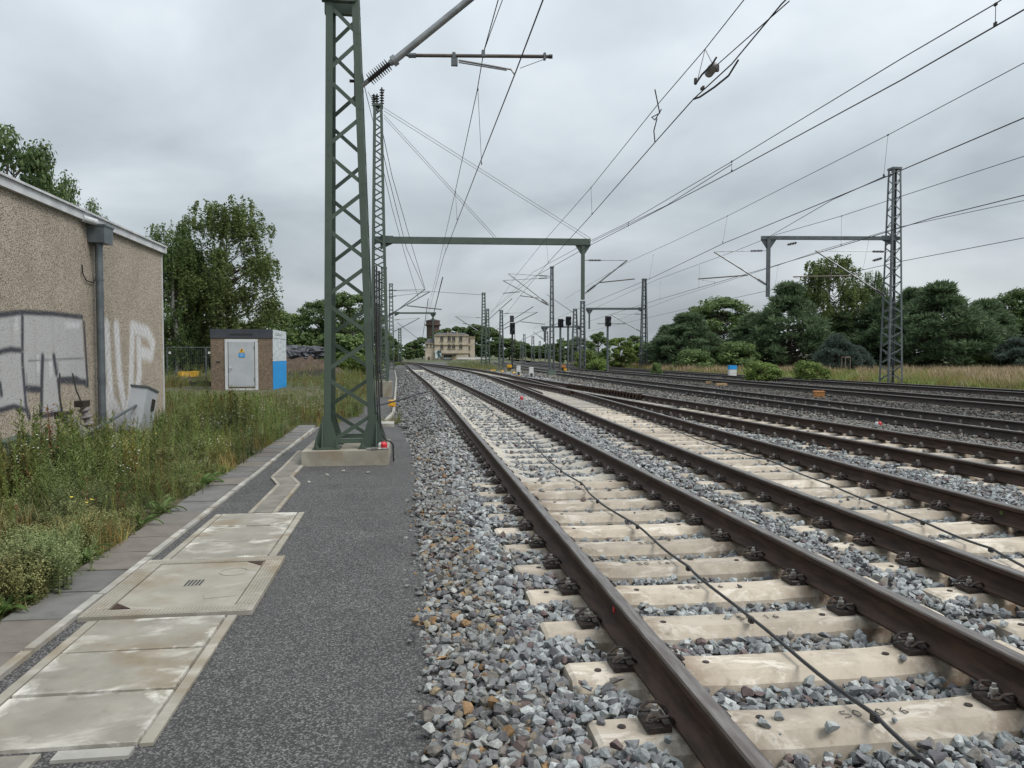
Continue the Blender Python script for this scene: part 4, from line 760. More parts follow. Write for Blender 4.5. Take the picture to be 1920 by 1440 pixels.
# section insulator
c0, c1 = G(1340, 122, ZC), G(1316, 156, ZC); b = MB(); b.lathe(c0, c1, [(0, .03), (.02, .055), (.16, .075), (.34, .07), (.42, .03)], 12); b.build('section_insulator', MT['insul_grey'], o2, True)
for pts in ([(1300, 186), (1312, 182), (1340, 163), (1366, 142), (1384, 113)], [(1304, 158), (1316, 140), (1334, 122), (1343, 108)]): b = MB(); b.tube([G(px, py, ZC - .04) for px, py in pts], .016, 6); b.build('runner', MT['wire'], o2, True)
b = MB(); b.tube([G(1322, 92, 6.9), G(1306, 158, ZC)], .006, 5); b.tube([G(1322, 92, 6.9), G(1337, 122, ZC)], .006, 5); b.box(G(1304, 152, ZC), (.035, .05, .09)); b.box(G(1345, 128, ZC), (.04, .05, .10)); b.box(G(1317, 165, ZC), (.03, .12, .04)); b.build('hanger', MT['steel_dark'], o2)
b = MB(); b.tube([G(1228, 168, 6.9), G(1237, 212, 6.7), G(1222, 220, 6.6), G(1228, 225, 6.5), G(1240, 205, 6.6)], .012, 6); b.tube([G(1232, 222, 6.5), G(1226, 245, 6.3), G(1228, 267, ZC)], .012, 6); b.build('jumper', MT['wire'], o2, True)
line('overhead wires with short droppers above the switch branch', [(2010, -35), (1920, 18), (1868, 48), (1690, 150), (1372, 322), (1200, 412), (1110, 458), (1000, 520), (920, 585)], [(1950, -50), (1868, 6), (1690, 110), (1372, 303), (1178, 417), (1110, 450), (1000, 510), (930, 575)], ZC, 6.3, [(1867, 8, 1866, 48), (1372, 303, 1372, 322), (1178, 417, 1178, 424)])
line('overhead wires above the dark old main line', [(2000, 185), (1920, 221), (1660, 332), (1355, 457), (1220, 522), (1100, 572), (1000, 616)], [(2000, 75), (1920, 118), (1665, 253), (1364, 405), (1258, 455), (1180, 490), (1060, 560)], ZC, 7.6, [(1665, 253, 1657, 330), (1364, 405, 1355, 455), (1225, 478, 1218, 522)], .012, .009)
line('overhead wires above the second dark main line', [(2000, 345), (1920, 366), (1750, 408), (1578, 461), (1440, 502), (1230, 563), (1080, 610)], [(2000, 264), (1920, 293), (1690, 368), (1578, 405), (1455, 440), (1380, 470), (1230, 525), (1100, 585)], ZC, 7.5, [(1578, 405, 1577, 460), (1238, 528, 1237, 560), (1312, 500, 1310, 540)], .014, .011)
line('overhead wires above the outermost track by the meadow', [(2000, 428), (1920, 446), (1690, 490), (1600, 510), (1380, 558), (1170, 606), (1080, 627)], [(2000, 353), (1920, 376), (1690, 425), (1544, 468), (1460, 497), (1260, 560), (1140, 607)], ZC, 7.5, [(1629, 450, 1618, 506), (1459, 498, 1453, 540)], .014, .012)
def feeder(lab, pts, ds, r=.01):
    P = [W(px, py, d) for (px, py), d in zip(pts, ds)]; b = MB(); b.tube(P, r, 6); return tag(b.build('feeder_wire', MT['wire']), lab, 'wire')
feeder('feeder wire running from the near mast head to the portal mast', [(668, -60), (672, 90), (684, 165), (700, 230)], (11, 13.5, 18, 36))
feeder('upper feeder wire leaving the portal mast towards the far masts', [(714, 232), (735, 330), (775, 470), (797, 542)], (36, 42, 52, 60), .016)
feeder('middle feeder wire leaving the portal mast', [(713, 262), (728, 330), (762, 465), (795, 540)], (36, 40, 50, 60), .016)
feeder('lower feeder wire beside the portal mast', [(712, 290), (735, 390), (760, 480), (785, 560)], (36, 44, 52, 62), .014)
feeder('thin cross wire between the far masts over the station', [(734, 545), (800, 546), (907, 553)], (95, 97, 100), .025)
feeder('wire from the portal beam end up to the overhead lines', [(1110, 453), (1250, 385), (1372, 308)], (36, 26, 20), .010)
feeder('slack wire falling from the right portal beam to the main line', [(1440, 445), (1560, 375), (1660, 330)], (37.5, 27, 20), .011)
for i, (pa, pb, da, db_) in enumerate([((1025, 552), (1080, 590), 100, 78), ((745, 605), (790, 640), 95, 120), ((803, 560), (790, 650), 60, 150), ((830, 520), (800, 640), 40, 140), ((960, 560), (870, 640), 60, 160), ((1000, 575), (880, 650), 60, 190), ((1060, 600), (940, 655), 80, 220)]): feeder('thin distant overhead wire converging on the station', [pa, pb], (da, db_), .028)['group'] = 'distant converging wires'
# ---------------------------------------------------------------- pebble-dash building with graffiti
WX = -5.68; WY = 18.94; WT = 4.05
bd = thing('pebbledash_building', 'flat roofed pebbledash building with grey downpipe and silver graffiti', 'building', (WX - 3, 12, 0))
st = .024; Yg = np.arange(10.0, WY + .001, st); Yg[-1] = WY; Zg = np.arange(-.1, WT + .001, st); YY, ZZ = np.meshgrid(Yg, Zg); P = np.stack([np.full(YY.size, WX), YY.ravel(), ZZ.ravel()], 1); ny, nz = len(Yg), len(Zg)
ii = (np.arange(nz - 1)[:, None] * ny + np.arange(ny - 1)[None, :]).ravel(); Fq = np.stack([ii, ii + 1, ii + ny + 1, ii + ny], 1)
me = npmesh('wall', P - np.array(bd.location), Fq, MT['pebble'])
def zq(px, py): v = PX(px / 3, 560 + py / 3, WX); return v.y, v.z            # corners read off a 3x enlargement of the wall
def seg_d(a, b):
    a, b = np.array(a), np.array(b); q = np.stack([YY.ravel(), ZZ.ravel()], 1); ab = b - a; t = np.clip(((q - a) @ ab) / max(ab @ ab, 1e-9), 0, 1); return np.linalg.norm(q - a - t[:, None] * ab, axis=1)
def stroke(lines, w_, soft):
    m_ = np.zeros(YY.size)
    for ln in lines:
        pts = [zq(*p) for p in ln]
        for a, b in zip(pts[:-1], pts[1:]): m_ = np.maximum(m_, np.clip((w_ - seg_d(a, b)) / soft + .5, 0, 1))
    return m_
def inside(poly):
    pts = [zq(*p) for p in poly]; y, z = YY.ravel(), ZZ.ravel(); r_ = np.zeros(YY.size, bool)
    for (ya, za), (yb, zb) in zip(pts, pts[1:] + pts[:1]): c = ((za > z) != (zb > z)) & (y < (yb - ya) * (z - za) / (zb - za + 1e-12) + ya); r_ ^= c
    return r_.astype(float)
sil = inside([(-400, 110), (0, 85), (130, 72), (460, 100), (470, 300), (492, 490), (400, 450), (320, 455), (345, 640), (225, 665), (240, 520), (150, 500), (165, 660), (80, 605), (0, 620), (-400, 660)])
drk = stroke([[(-300, 110), (0, 92), (130, 76), (300, 85), (462, 104)], [(472, 135), (482, 300), (493, 490)], [(493, 490), (430, 448), (325, 455)], [(126, 88), (126, 350), (146, 600), (166, 660)], [(0, 300), (60, 285), (125, 292)], [(-200, 640), (0, 628), (80, 606), (150, 630), (166, 672)], [(225, 662), (345, 642)], [(325, 455), (346, 640)], [(0, 480), (8, 540)]], .042, .04)
drk = np.maximum(drk, stroke([[(240, 325), (236, 430), (232, 650)], [(303, 325), (318, 420)], [(150, 505), (228, 512)], [(330, 460), (480, 470)]], .055, .05)); drk = np.maximum(drk, .75 * stroke([[(150, 425), (152, 480)], [(160, 350), (240, 345), (470, 335)], [(325, 360), (330, 410)]], .012, .03))
wht = stroke([[(600, 150), (608, 330), (625, 560), (690, 690), (735, 560), (745, 170)], [(655, 160), (672, 420), (700, 620)], [(745, 160), (830, 190), (862, 250), (850, 320), (790, 300)], [(600, 540), (632, 690), (690, 700)], [(780, 240), (785, 420), (760, 620)]], .135, .12)
wht = np.maximum(wht, .8 * stroke([[(370, 148), (440, 150)], [(215, 335), (215, 400)], [(285, 340), (285, 420)], [(90, 110), (92, 170)]], .05, .06)); nz_ = .82 + .18 * np.sin(YY.ravel() * 31 + 3 * np.sin(ZZ.ravel() * 17)); wht = wht * nz_
for nm, d in (('silver', sil * .93 * (1 - .25 * nz_ * 0)), ('darkp', drk), ('whitep', wht)): a = me.attributes.new(nm, 'FLOAT', 'POINT'); a.data.foreach_set('value', d.astype(np.float32))
wl = link('wall', me, bd); tag(wl, 'pebbledash wall sprayed with silver block letters')
b = MB(); b.add([(WX, 2, -.3), (WX, 10, -.3), (WX, 10, WT), (WX, 2, WT)], [(0, 1, 2, 3)]); b.add([(WX, WY, -.3), (-15, WY, -.3), (-15, WY, WT), (WX, WY, WT)], [(0, 1, 2, 3)]); b.add([(WX, 2, -.3), (-15, 2, -.3), (-15, 2, WT), (WX, 2, WT)], [(0, 1, 2, 3)]); b.add([(-15, 2, -.3), (-15, WY, -.3), (-15, WY, WT), (-15, 2, WT)], [(0, 1, 2, 3)]); b.build('side_wall', MT['pebble'], bd)
b = MB(); b.box((WX - 4.66, (WY + 2) / 2 - .01, WT + .02), (9.3, WY - 2 - .04, .05)); b.build('roof', MT['slate'], bd)
b = MB(); b.box((WX + .03, (WY + 2) / 2 + .02, WT + .03), (.09, WY - 2 + .14, .14)); b.build('fascia', MT['fascia'], bd); b = MB(); b.box((WX + .035, (WY + 2) / 2 + .02, WT + .115), (.15, WY - 2 + .18, .035)); b.build('fascia_cap', MT['fascia'], bd)
b = MB(); b.box((WX - 4.6, WY + .03, WT + .03), (9.4, .09, .14)); b.build('fascia', MT['fascia'], bd)
b = MB(); b.box((WX + .006, WY - .008, 1.95), (.03, .03, 4.1)); b.build('corner_bead', MT['frame'], bd)
pt, pbm = PX(184, 456, WX + .12), PX(190, 800, WX + .12); cy = pt.y
b = MB(); b.tube([(WX + .13, cy, pt.z + .02), (WX + .13, cy, .0)], .066, 14); dp = b.build('downpipe', MT['zinc'], bd, True)
b = MB(); b.tube([(WX + .13, cy, pt.z - .05), (WX + .13, cy, pt.z + .1)], .074, 14); [b.tube([(WX + .13, cy, z), (WX + .13, cy, z + .05)], .072, 14) for z in (3.0, 1.2)]; b.build('pipe_collar', MT['zinc'], dp, True)
hz = PX(184, 440, WX + .15).z; b = MB(); b.box((WX + .15, cy + .02, hz), (.28, .40, .30), taper=1.08); b.box((WX + .15, cy + .02, hz + .16), (.33, .46, .035)); b.tube([(WX + .2, cy + .22, hz + .02), (WX + .2, cy + .3, hz + .02)], .03, 8); b.build('rain_hopper', MT['zinc'], bd)
b = MB(); b.tube([(WX + .05, cy - .5, hz + .22), (WX + .16, cy - .2, hz + .20)], .06, 12); b.build('overflow_pipe', MT['fascia'], bd, True)
wp = [PX(px, py, WX + .03) for px, py in ((154, 496), (155, 512), (162, 526), (175, 530), (181, 522))]; b = MB(); b.tube(wp, .012, 6); b.build('wall_cable', MT['black'], bd, True)
# things left lying at the wall
def zl(p): return float(zverge(p.x, p.y))
p = Vector((WX + .55, 16.9, .1)); q = PX(265, 775, WX + .5); t = thing('metal_cabinet', 'grey metal cabinet leaning tilted against the graffiti wall', 'cabinet', (q.x, q.y, zl(q)))
Rm = Matrix.Rotation(R(-12), 3, 'X') @ Matrix.Rotation(R(6), 3, 'Y'); c = Vector((q.x, q.y, .55)); b = MB(); b.box(c, (.30, .62, .85), Rm); bo = b.build('housing', MT['door'], t); b = MB(); b.box(c + Rm @ Vector((.16, .12, .15)), (.02, .16, .22), Rm); b.box(c + Rm @ Vector((.0, .33, .2)), (.16, .03, .14), Rm); b.build('hinge_plate', MT['steel_dark'], bo)
b = MB(); b.box(c + Rm @ Vector((0, 0, .44)), (.33, .66, .04), Rm); b.build('lid', MT['galv'], bo)
a0, a1 = PX(165, 812, WX + .75), PX(282, 745, WX + .4); b = MB(); b.tube([a0, a1], .025, 8); b.tube([a1 - Vector((0, .12, .05)), a1 + Vector((.06, .1, .06))], .035, 8); tag(b.build('steel_pole', MT['galv'], None, True), 'thin steel pole propped against the leaning cabinet', 'pole')
for lab, i0, i1, tp in (('broken tilted insulator with wire stub by the graffiti wall', (146, 808), (118, 778), (112, 700)), ('upright ribbed insulator with black clamp beside the downpipe', (170, 812), (154, 757), (136, 700))):
    p0, p1, p2 = PX(*i0, WX + .6), PX(*i1, WX + .5), PX(*tp, WX + .45); t = thing('insulator', lab, 'insulator', p0); p0 = p0 - (p1 - p0) * .4; b = MB(); b.insul(p0, p1, .095, 5, .05); b.build('porcelain', MT['insul_grey'], t, True)
    b = MB(); b.box(p1, (.14, .26, .10)); b.build('clamp', MT['steel_dark'], t); b = MB(); b.tube([p1, p1 + (p2 - p1) * .45 + Vector((0, -.06, 0)), p2], .011, 6); b.build('wire_stub', MT['wire'], t)
for lab, a, c in (('long green steel section lying in the weeds by the wall', (0, 835), (44, 820)), ('green steel section resting bent beside the long one', (44, 822), (112, 828))):
    p0, p1 = PX(*a, WX + .9), PX(*c, WX + .9); b = MB(); b.bar(p0, p1, .16, .07); b.bar(p0 + Vector((.07, 0, -.07)), p1 + Vector((.07, 0, -.07)), .02, .14); tag(b.build('steel_section', MT['green']), lab, 'steel section')
# ---------------------------------------------------------------- switchgear shed
SX0, SX1, SY0, SY1, SZ = -8.30, -5.75, 34.1, 37.7, 2.72
t = thing('equipment_shed', 'small pebbledash shed with grey door and blue and white painted side', 'shed', (-7, 35.9, 0)); z0 = -.05
b = MB(); b.box(((SX0 + SX1) / 2, SY0 + .05, (2.35 + z0) / 2), (SX1 - SX0, .1, 2.35 - z0)); b.build('front_wall', MT['pebble2'], t)
b = MB(); b.box((SX0 + .05, (SY0 + SY1) / 2, 1.2), (.1, SY1 - SY0 - .21, 2.5)); b.box(((SX0 + SX1) / 2, SY1 - .05, 1.2), (SX1 - SX0, .1, 2.5)); b.build('rear_walls', MT['pebble2'], t)
b = MB(); b.box((SX1 - .05, (SY0 + SY1) / 2, .66), (.1, SY1 - SY0 - .21, 1.40)); b.box((SX1 + .005, (SY0 + SY1) / 2, .66), (.02, SY1 - SY0, 1.42)); b.build('painted_side_lower', MT['blue'], t)
b = MB(); b.box((SX1 - .05, (SY0 + SY1) / 2, 2.04), (.1, SY1 - SY0 - .21, 1.36)); b.box((SX1 + .005, (SY0 + SY1) / 2, 2.04), (.02, SY1 - SY0, 1.35)); b.build('painted_side_upper', MT['whitewash'], t)
b = MB(); b.box(((SX0 + SX1) / 2, (SY0 + SY1) / 2, 2.55), (SX1 - SX0 + .03, SY1 - SY0 + .06, .38)); b.build('roof_band', MT['anth'], t); b = MB(); b.box((SX1 + .022, (SY0 + SY1) / 2, 2.55), (.012, SY1 - SY0 - .05, .36)); b.build('band_side', MT['whitewash'], t)
b = MB(); b.box(((SX0 + SX1) / 2, SY0 - .035, 2.52), (.9, .02, .05)); b.build('vent_slot', MT['dark'], t)
for q in (.8, 2.0): b = MB(); b.box((SX1 + .03, SY0 + .3 + q * .8, 2.56), (.015, 1.0, .10)); b.build('vent_slot', MT['door'], t)
dx0, dx1 = -7.72, -6.36; dz = 2.30; b = MB()
for c_, s_ in (((dx0 + .06, SY0 - .012, dz / 2), (.12, .05, dz)), ((dx1 - .06, SY0 - .012, dz / 2), (.12, .05, dz)), (((dx0 + dx1) / 2, SY0 - .014, dz - .05), (dx1 - dx0, .052, .12)), (((dx0 + dx1) / 2, SY0 - .016, .10), (dx1 - dx0, .056, .22)), (((dx0 + dx1) / 2, SY0 - .013, .33), (dx1 - dx0 - .3, .045, .08))): b.box(c_, s_)
b.build('door_frame', MT['frame'], t)
b = MB(); b.box(((dx0 + dx1) / 2, SY0 - .02, 1.27), (dx1 - dx0 - .30, .05, 1.86)); dr = b.build('door', MT['door'], t); b = MB(); b.box((dx0 + .2, SY0 - .06, 1.05), (.04, .04, .18)); b.box((dx0 + .24, SY0 - .08, 1.08), (.12, .03, .03)); b.build('handle', MT['frame'], dr)
for z in (.6, 1.95): b = MB(); b.box((dx1 - .14, SY0 - .05, z), (.03, .03, .12)); b.build('hinge', MT['galv'], dr)
cx = -7.02; y = SY0 - .052; b = MB(); b.extr([(cx - .12, y, 1.74), (cx + .12, y, 1.74), (cx, y, 1.95)], (0, -.006, 0)); sg = b.build('warning_triangle', MT['yellow'], dr); b = MB(); b.extr([(cx - .012, y - .008, 1.89), (cx + .03, y - .008, 1.89), (cx + .005, y - .008, 1.83), (cx + .03, y - .008, 1.83), (cx - .015, y - .008, 1.765), (cx, y - .008, 1.815), (cx - .03, y - .008, 1.815)], (0, -.003, 0)); b.build('lightning_symbol', MT['black'], dr)
b = MB(); b.box((cx, y - .004, 1.63), (.24, .01, .18)); b.build('notice_plate', MT['blue'], dr)
for i in range(3): b = MB(); b.box((cx, y - .011, 1.68 - i * .045), (.17 - .03 * i, .004, .016)); b.build('notice_line', MT['white'], dr)
b = MB(); b.box((-8.0, SY0 - .01, 1.35), (.14, .03, .05)); b.build('wall_plate', MT['dark'], t)
b = MB(); b.box(((SX0 + SX1) / 2, (SY0 + SY1) / 2 - .1, 0), (SX1 - SX0 + .2, SY1 - SY0 + .3, .16)); b.build('plinth', MT['conc'], t)
p = W(445, 737, 33.4); b = MB(); [b.tube([(p.x + dx_, p.y, .08), (p.x + dx_ + .05, p.y + .05, .38), (p.x + dx_ + .1, p.y, .1)], .03, 6) for dx_ in np.linspace(-.25, .25, 9)]; b.tube([(p.x, p.y, .1), (p.x + .4, p.y, .3), (p.x + .9, p.y + .1, .12)], .02, 6); tag(b.build('cable_bundle', MT['steel_dark']), 'rusty bundle of cable ends before the shed door', 'cable')
# ---------------------------------------------------------------- site fence, silt fence, soil, tarp
FY_ = 42.5
for k in range(2):
    x0 = -11.9 + 0.0 + k * 1.98 - .65; t = thing('site_fence_panel', ('wire mesh site fence panel next to the pebbledash building', 'wire mesh site fence panel next to the shed')[k], 'fence', (x0, FY_, 0), None)
    b = MB(); [b.tube([(x0 + q, FY_, .05), (x0 + q, FY_, 2.05)], .03, 6) for q in (0, 1.94)]; [b.tube([(x0, FY_, z), (x0 + 1.94, FY_, z)], .025, 6) for z in (.15, 2.03)]; b.build('frame', MT['galv'], t)
    b = MB(); [b.box((x0 + q, FY_, 1.1), (.008, .008, 1.85)) for q in np.linspace(.1, 1.85, 18)]; [b.box((x0 + .97, FY_, z), (1.9, .008, .008)) for z in np.linspace(.3, 1.9, 9)]; b.build('mesh_wires', MT['galv'], t); b = MB(); b.box((x0 + .15, FY_ - .03, 1.75), (.12, .01, .12)); b.build('tag_plate', MT['white'], t)
    b = MB(); b.box((x0, FY_, .05), (.22, .7, .14)); b.build('foot_block', MT['conc'], t)
def silt(lab, pts, h=.75, npost=8):
    t = thing('silt_fence', lab, 'silt fence', pts[0]); P = [Vector(pts[0]).lerp(Vector(pts[1]), i / npost) for i in range(npost + 1)]
    for i, p in enumerate(P): b = MB(); b.box((p.x, p.y, p.z + h / 2 + .05), (.07, .07, h + .25)); b.build('post', MT['wood'], t)
    for i in range(npost):
        p, q = P[i], P[i + 1]; n = 8; V = []; 
        for k in range(n + 1):
            s = k / n; c = p.lerp(q, s); sg_ = .14 * math.sin(math.pi * s); V += [(c.x, c.y - .05 - .08 * math.sin(math.pi * s), c.z - .02), (c.x, c.y - .04, c.z + h - sg_ * (1 + .4 * math.sin(i)))]
        b = MB(); b.add(V, [(2 * k, 2 * k + 2, 2 * k + 3, 2 * k + 1) for k in range(n)]); b.build('sheeting', MT['tarp'], t, True)
silt('sagging black silt fence with posts left of the shed', (Vector(W(300, 742, 39)), Vector(W(403, 738, 36.5))), .7, 7)
silt('black silt fence with many wooden stakes at the foot of the soil heap', (Vector(W(540, 720, 46)), Vector(W(614, 712, 52))), .8, 14)
# soil mound
nx_, ny_ = 40, 24; V = []; c = W(560, 712, 56); 
for j in range(ny_ + 1):
    for i in range(nx_ + 1):
        u_, v_ = i / nx_ * 2 - 1, j / ny_ * 2 - 1; h = max(0, 1 - abs(u_) ** 3) * max(0, 1 - v_ * v_) * 1.75 * (1 + .18 * math.sin(i * 1.7) * math.sin(j * 2.1) + .08 * random.uniform(-1, 1)); V.append((c.x - 1.5 + u_ * 5.5, c.y + v_ * 4.5, -.3 + h))
S(link('soil_mound', npmesh('soil_mound', V, [(j * (nx_ + 1) + i, j * (nx_ + 1) + i + 1, (j + 1) * (nx_ + 1) + i + 1, (j + 1) * (nx_ + 1) + i) for j in range(ny_) for i in range(nx_)], MT['soil'], None, True)))
for lab, px, d, w_ in (('crumpled black tarpaulin heap on the soil mound beside the blue wall', 552, 56, 1.1), ('larger crumpled black tarpaulin heap on the soil mound', 574, 57, 1.4)):
    p = W(px, 668, d); bm = bmesh.new(); bmesh.ops.create_icosphere(bm, subdivisions=4, radius=1)
    from mathutils import noise as mn
    for v in bm.verts: k = 1 + .38 * mn.noise(v.co * 2.2 + Vector((px, 0, 0))) + .16 * mn.noise(v.co * 6); v.co = Vector((v.co.x * w_ * k, v.co.y * .9 * k, max(-.3, v.co.z * .62 * k)))
    me = bpy.data.meshes.new('tarp_heap'); bm.to_mesh(me); bm.free(); me.materials.append(MT['tarp']); o = link('tarp_heap', me, None, (p.x, p.y, p.z + .12)); tag(o, lab, 'tarpaulin')
p = W(345, 705, 44); t = thing('yellow_machine', 'yellow compact machine behind the wire mesh fence', 'machine', p); b = MB(); b.box(p + Vector((0, 0, .1)), (.6, .6, .3), taper=.8); b.build('body', MT['yellow'], t); b = MB(); b.box(p + Vector((.6, 0, .1)), (.4, .5, .35)); b.build('hood', MT['yellow'], t); b = MB(); b.box(p + Vector((.3, 0, -.25)), (1.6, .6, .4)); b.build('track_base', MT['black'], t)
# ---------------------------------------------------------------- station, water tower
D = 330; p0, p1 = W(815, 677, D), W(879, 677, D); zb = -.75; y = p0.y
t = thing('station_building', 'abandoned three storey cream station with arched windows', 'building', ((p0.x + p1.x) / 2, y, zb)); zt = W(815, 629, D).z; xa, xb_ = p0.x, p1.x
def wall_box(x0, x1, y0, y1, z0, z1, mat, nm): b = MB(); b.box(((x0 + x1) / 2, (y0 + y1) / 2, (z0 + z1) / 2), (x1 - x0, y1 - y0, z1 - z0)); return b.build(nm, MT[mat], t)
wall_box(xa, xb_, y, y + 14, zb, zt, 'stucco', 'wall'); xw = W(891, 0, D).x; wall_box(xb_, xw, y + 2.5, y + 13, zb, zt - .6, 'stucco', 'side_wing')
xl_ = W(795, 0, D).x; zw = W(795, 644, D).z; wall_box(xl_, xa, y + 1, y + 12, zb, zw, 'stucco', 'low_wing')
for zz, k, x0, x1, yy in ((zt, .5, xa, xb_, y), (zt - 4.0, .25, xa, xb_, y), (zt - 7.6, .3, xa, xb_, y), (zw, .35, xl_, xa, y + 1), (zt - .6, .4, xb_, xw, y + 2.5)): b = MB(); b.box(((x0 + x1) / 2, yy - .15, zz), (x1 - x0 + .4, .5, k)); b.build('cornice', MT['stucco2'], t)
b = MB(); b.extr([(xa - .4, y - .4, zt + .2), (xb_ + .4, y - .4, zt + .2), (xb_ - 1.5, y + 5, zt + 1.3), (xa + 1.5, y + 5, zt + 1.3)], (0, 9, 0)); b.build('roof', MT['slate'], t); b = MB(); b.extr([(xl_ - .3, y + .6, zw + .2), (xa, y + .6, zw + .2), (xa, y + 4, zw + 2.2), (xl_ + 1.5, y + 4, zw + 2.2)], (0, 7, 0)); b.build('roof', MT['slate'], t)
for px, w_ in ((838, .5), (856, .5), (844, .3)): q = W(px, 0, D).x; b = MB(); b.box((q, y + .6, zt + .9), (w_, w_, 1.8)); b.build('chimney', MT['stucco2'], t)
def window(px, py, wpx, hpx, yy, arch=True):
    c = W(px, py, D); s = D / F_PX; w_, h = wpx * s, hpx * s; pts = [(c.x - w_ / 2, yy, c.z - h / 2), (c.x + w_ / 2, yy, c.z - h / 2), (c.x + w_ / 2, yy, c.z + h / 2 - (w_ / 2 if arch else 0))]
    if arch: pts += [(c.x + w_ / 2 * math.cos(a), yy, c.z + h / 2 - w_ / 2 + w_ / 2 * math.sin(a)) for a in np.linspace(.3, 2.85, 7)]
    pts.append((c.x - w_ / 2, yy, c.z + h / 2 - (w_ / 2 if arch else 0))); b = MB(); b.extr(pts, (0, -.12, 0)); o = b.build('window', MT['glassd'], t)
    b = MB(); b.box((c.x, yy - .2, c.z - h / 2), (w_ + .4, .3, .2)); b.build('sill', MT['stucco2'], o); b = MB(); b.box((c.x, yy - .16, c.z), (.1, .06, h)); b.build('glazing_bar', MT['stucco2'], o)
for py in (635, 649):
    for px in (828.5, 842.5, 851, 864.5): window(px, py, 5.4, 9.4, y)
for py in (638, 651, 666): window(881.5, py, 3.0, 7, y + 2.5)
for px in (801, 808, 814): window(px, 648, 2.4, 5, y + 1, False)
window(804, 672, 4, 7, y + 1)
for px, w_ in ((836, 7), (843, 5)): window(px, 671, w_, 10, y, False)
b = MB(); b.box((W(819, 0, D).x, y - 1.2, W(0, 664.5, D).z), (11.5 * D / F_PX, .2, 15 * D / F_PX)); b.build('mural_panel', MT['mural'], t)
b = MB(); b.box((W(842, 0, D).x, y - 1.5, W(0, 664, D).z), (24 * D / F_PX, 3, .5)); b.build('porch_roof', MT['slate'], t); b = MB(); b.box((W(849.5, 0, D).x, y - 1, W(0, 671, D).z), (9 * D / F_PX, 1.6, 13 * D / F_PX)); b.build('porch_wall', MT['stucco2'], t)
b = MB(); b.box((W(875, 0, D).x, y - .7, W(0, 672, D).z), (20, .6, .8)); b.build('white_barrier', MT['white'], t)
p = W(812, 650, 420); t = thing('water_tower', 'round dark brick water tower behind the station trees', 'tower', (p.x, p.y, -.75)); s = 420 / F_PX; zA, zB, zC_, zD = W(0, 609, 420).z, W(0, 611, 420).z, W(0, 601, 420).z, W(0, 598.5, 420).z
b = MB(); b.lathe((p.x, p.y, 0), (p.x, p.y, 1), [(-.75, 12 * s), (zA - 1, 12 * s), (zA, 14 * s), (zB, 14.5 * s)], 24); b.build('shaft', MT['brick'], t); b = MB(); b.lathe((p.x, p.y, 0), (p.x, p.y, 1), [(zA - .3, 15 * s), (zA + .2, 15 * s), (zA + .3, 13 * s), (zC_, 13 * s)], 24); b.build('tank', MT['brick'], t)
b = MB(); b.lathe((p.x, p.y, 0), (p.x, p.y, 1), [(zC_ - .2, 13.6 * s), (zC_, 13.6 * s), (zD, 4 * s), (zD + .6, 1.6 * s)], 24); b.build('roof', MT['slate'], t)
p = W(742, 664, 190); t = thing('platform_canopy', 'small platform canopy with pale roof below the far left masts', 'canopy', (p.x, p.y, -.4)); b = MB(); b.box(p + Vector((0, 0, .1)), (3.2, 4, .25)); b.build('roof', MT['frame'], t); [MB().box((p.x + q, p.y, (p.z - .4) / 2), (.25, .25, p.z + .4)).build('post', MT['dark'], t) for q in (-1.2, 1.2)]; b = MB(); b.box((p.x, p.y + 1, .8), (2.6, .2, 2.2)); b.build('back_wall', MT['dark'], t)
p = W(1373, 699, 50); t = thing('blue_white_box', 'blue topped box with white lower half at the meadow edge', 'box', (p.x, p.y, -.1)); s = 50 / F_PX; zz = W(0, 685, 50).z; b = MB(); b.box((p.x, p.y, zz - .13), (.5, .3, .26)); b.build('upper_panel', MT['blue'], t); b = MB(); b.box((p.x, p.y, (zz - .27 - .1) / 2), (.48, .28, zz - .17)); b.build('lower_panel', MT['white'], t)
t = thing('tree_guard', 'wooden three post tree guard frame in the meadow', 'tree guard', W(1586, 690, 62)); P = [W(px, 690, d) for px, d in ((1578, 62), (1585, 60.5), (1594, 62))]
for q in P: b = MB(); b.tube([(q.x, q.y, -.2), (q.x, q.y, W(0, 669, 62).z)], .04, 6); b.build('post', MT['wood'], t)
for i in range(3): a, c = P[i], P[(i + 1) % 3]; b = MB(); z = W(0, 669.5, 62).z; b.bar((a.x, a.y, z), (c.x, c.y, z), .04, .08); b.build('rail_bar', MT['wood'], t)
# pencilled numbers on sleepers and paint spots on the rails
GL = {'S': [(.9, 1), (.2, .95), (.1, .6), (.85, .45), (.9, .1), (.1, 0)], '0': [(.5, 1), (.1, .6), (.3, 0), (.8, .2), (.85, .75), (.5, 1)], '1': [(.2, .7), (.6, 1), (.5, 0)], '6': [(.8, 1), (.2, .5), (.3, 0), (.85, .15), (.6, .5), (.2, .35)], '5': [(.9, 1), (.2, 1), (.15, .55), (.85, .5), (.8, .05), (.1, 0)]}
sls = sorted([o for o in T1.children if o.name.startswith('sleeper')], key=lambda o: o.location.y)
for o, txt, xo in [(q, tx, xo) for q, tx, xo in zip([s_ for s_ in sls if s_.location.y > 2.5][:6], ('S0 016', '', 'S0 16', '550 16', 'S0 16', '550'), (-.12, 0, -.05, -.2, -.3, -.1))]:
    if not txt: continue
    b = MB()
    for i, ch in enumerate(txt):
        if ch in GL: b.tube([(xo + i * .052 + a * .04, -.03 + c * .055, .0015 - .004) for a, c in GL[ch]], .0022, 4)
    me = b.mesh('pencil_mark', MT['dark']); link('pencil_mark', me, o, (0, 0, .0))
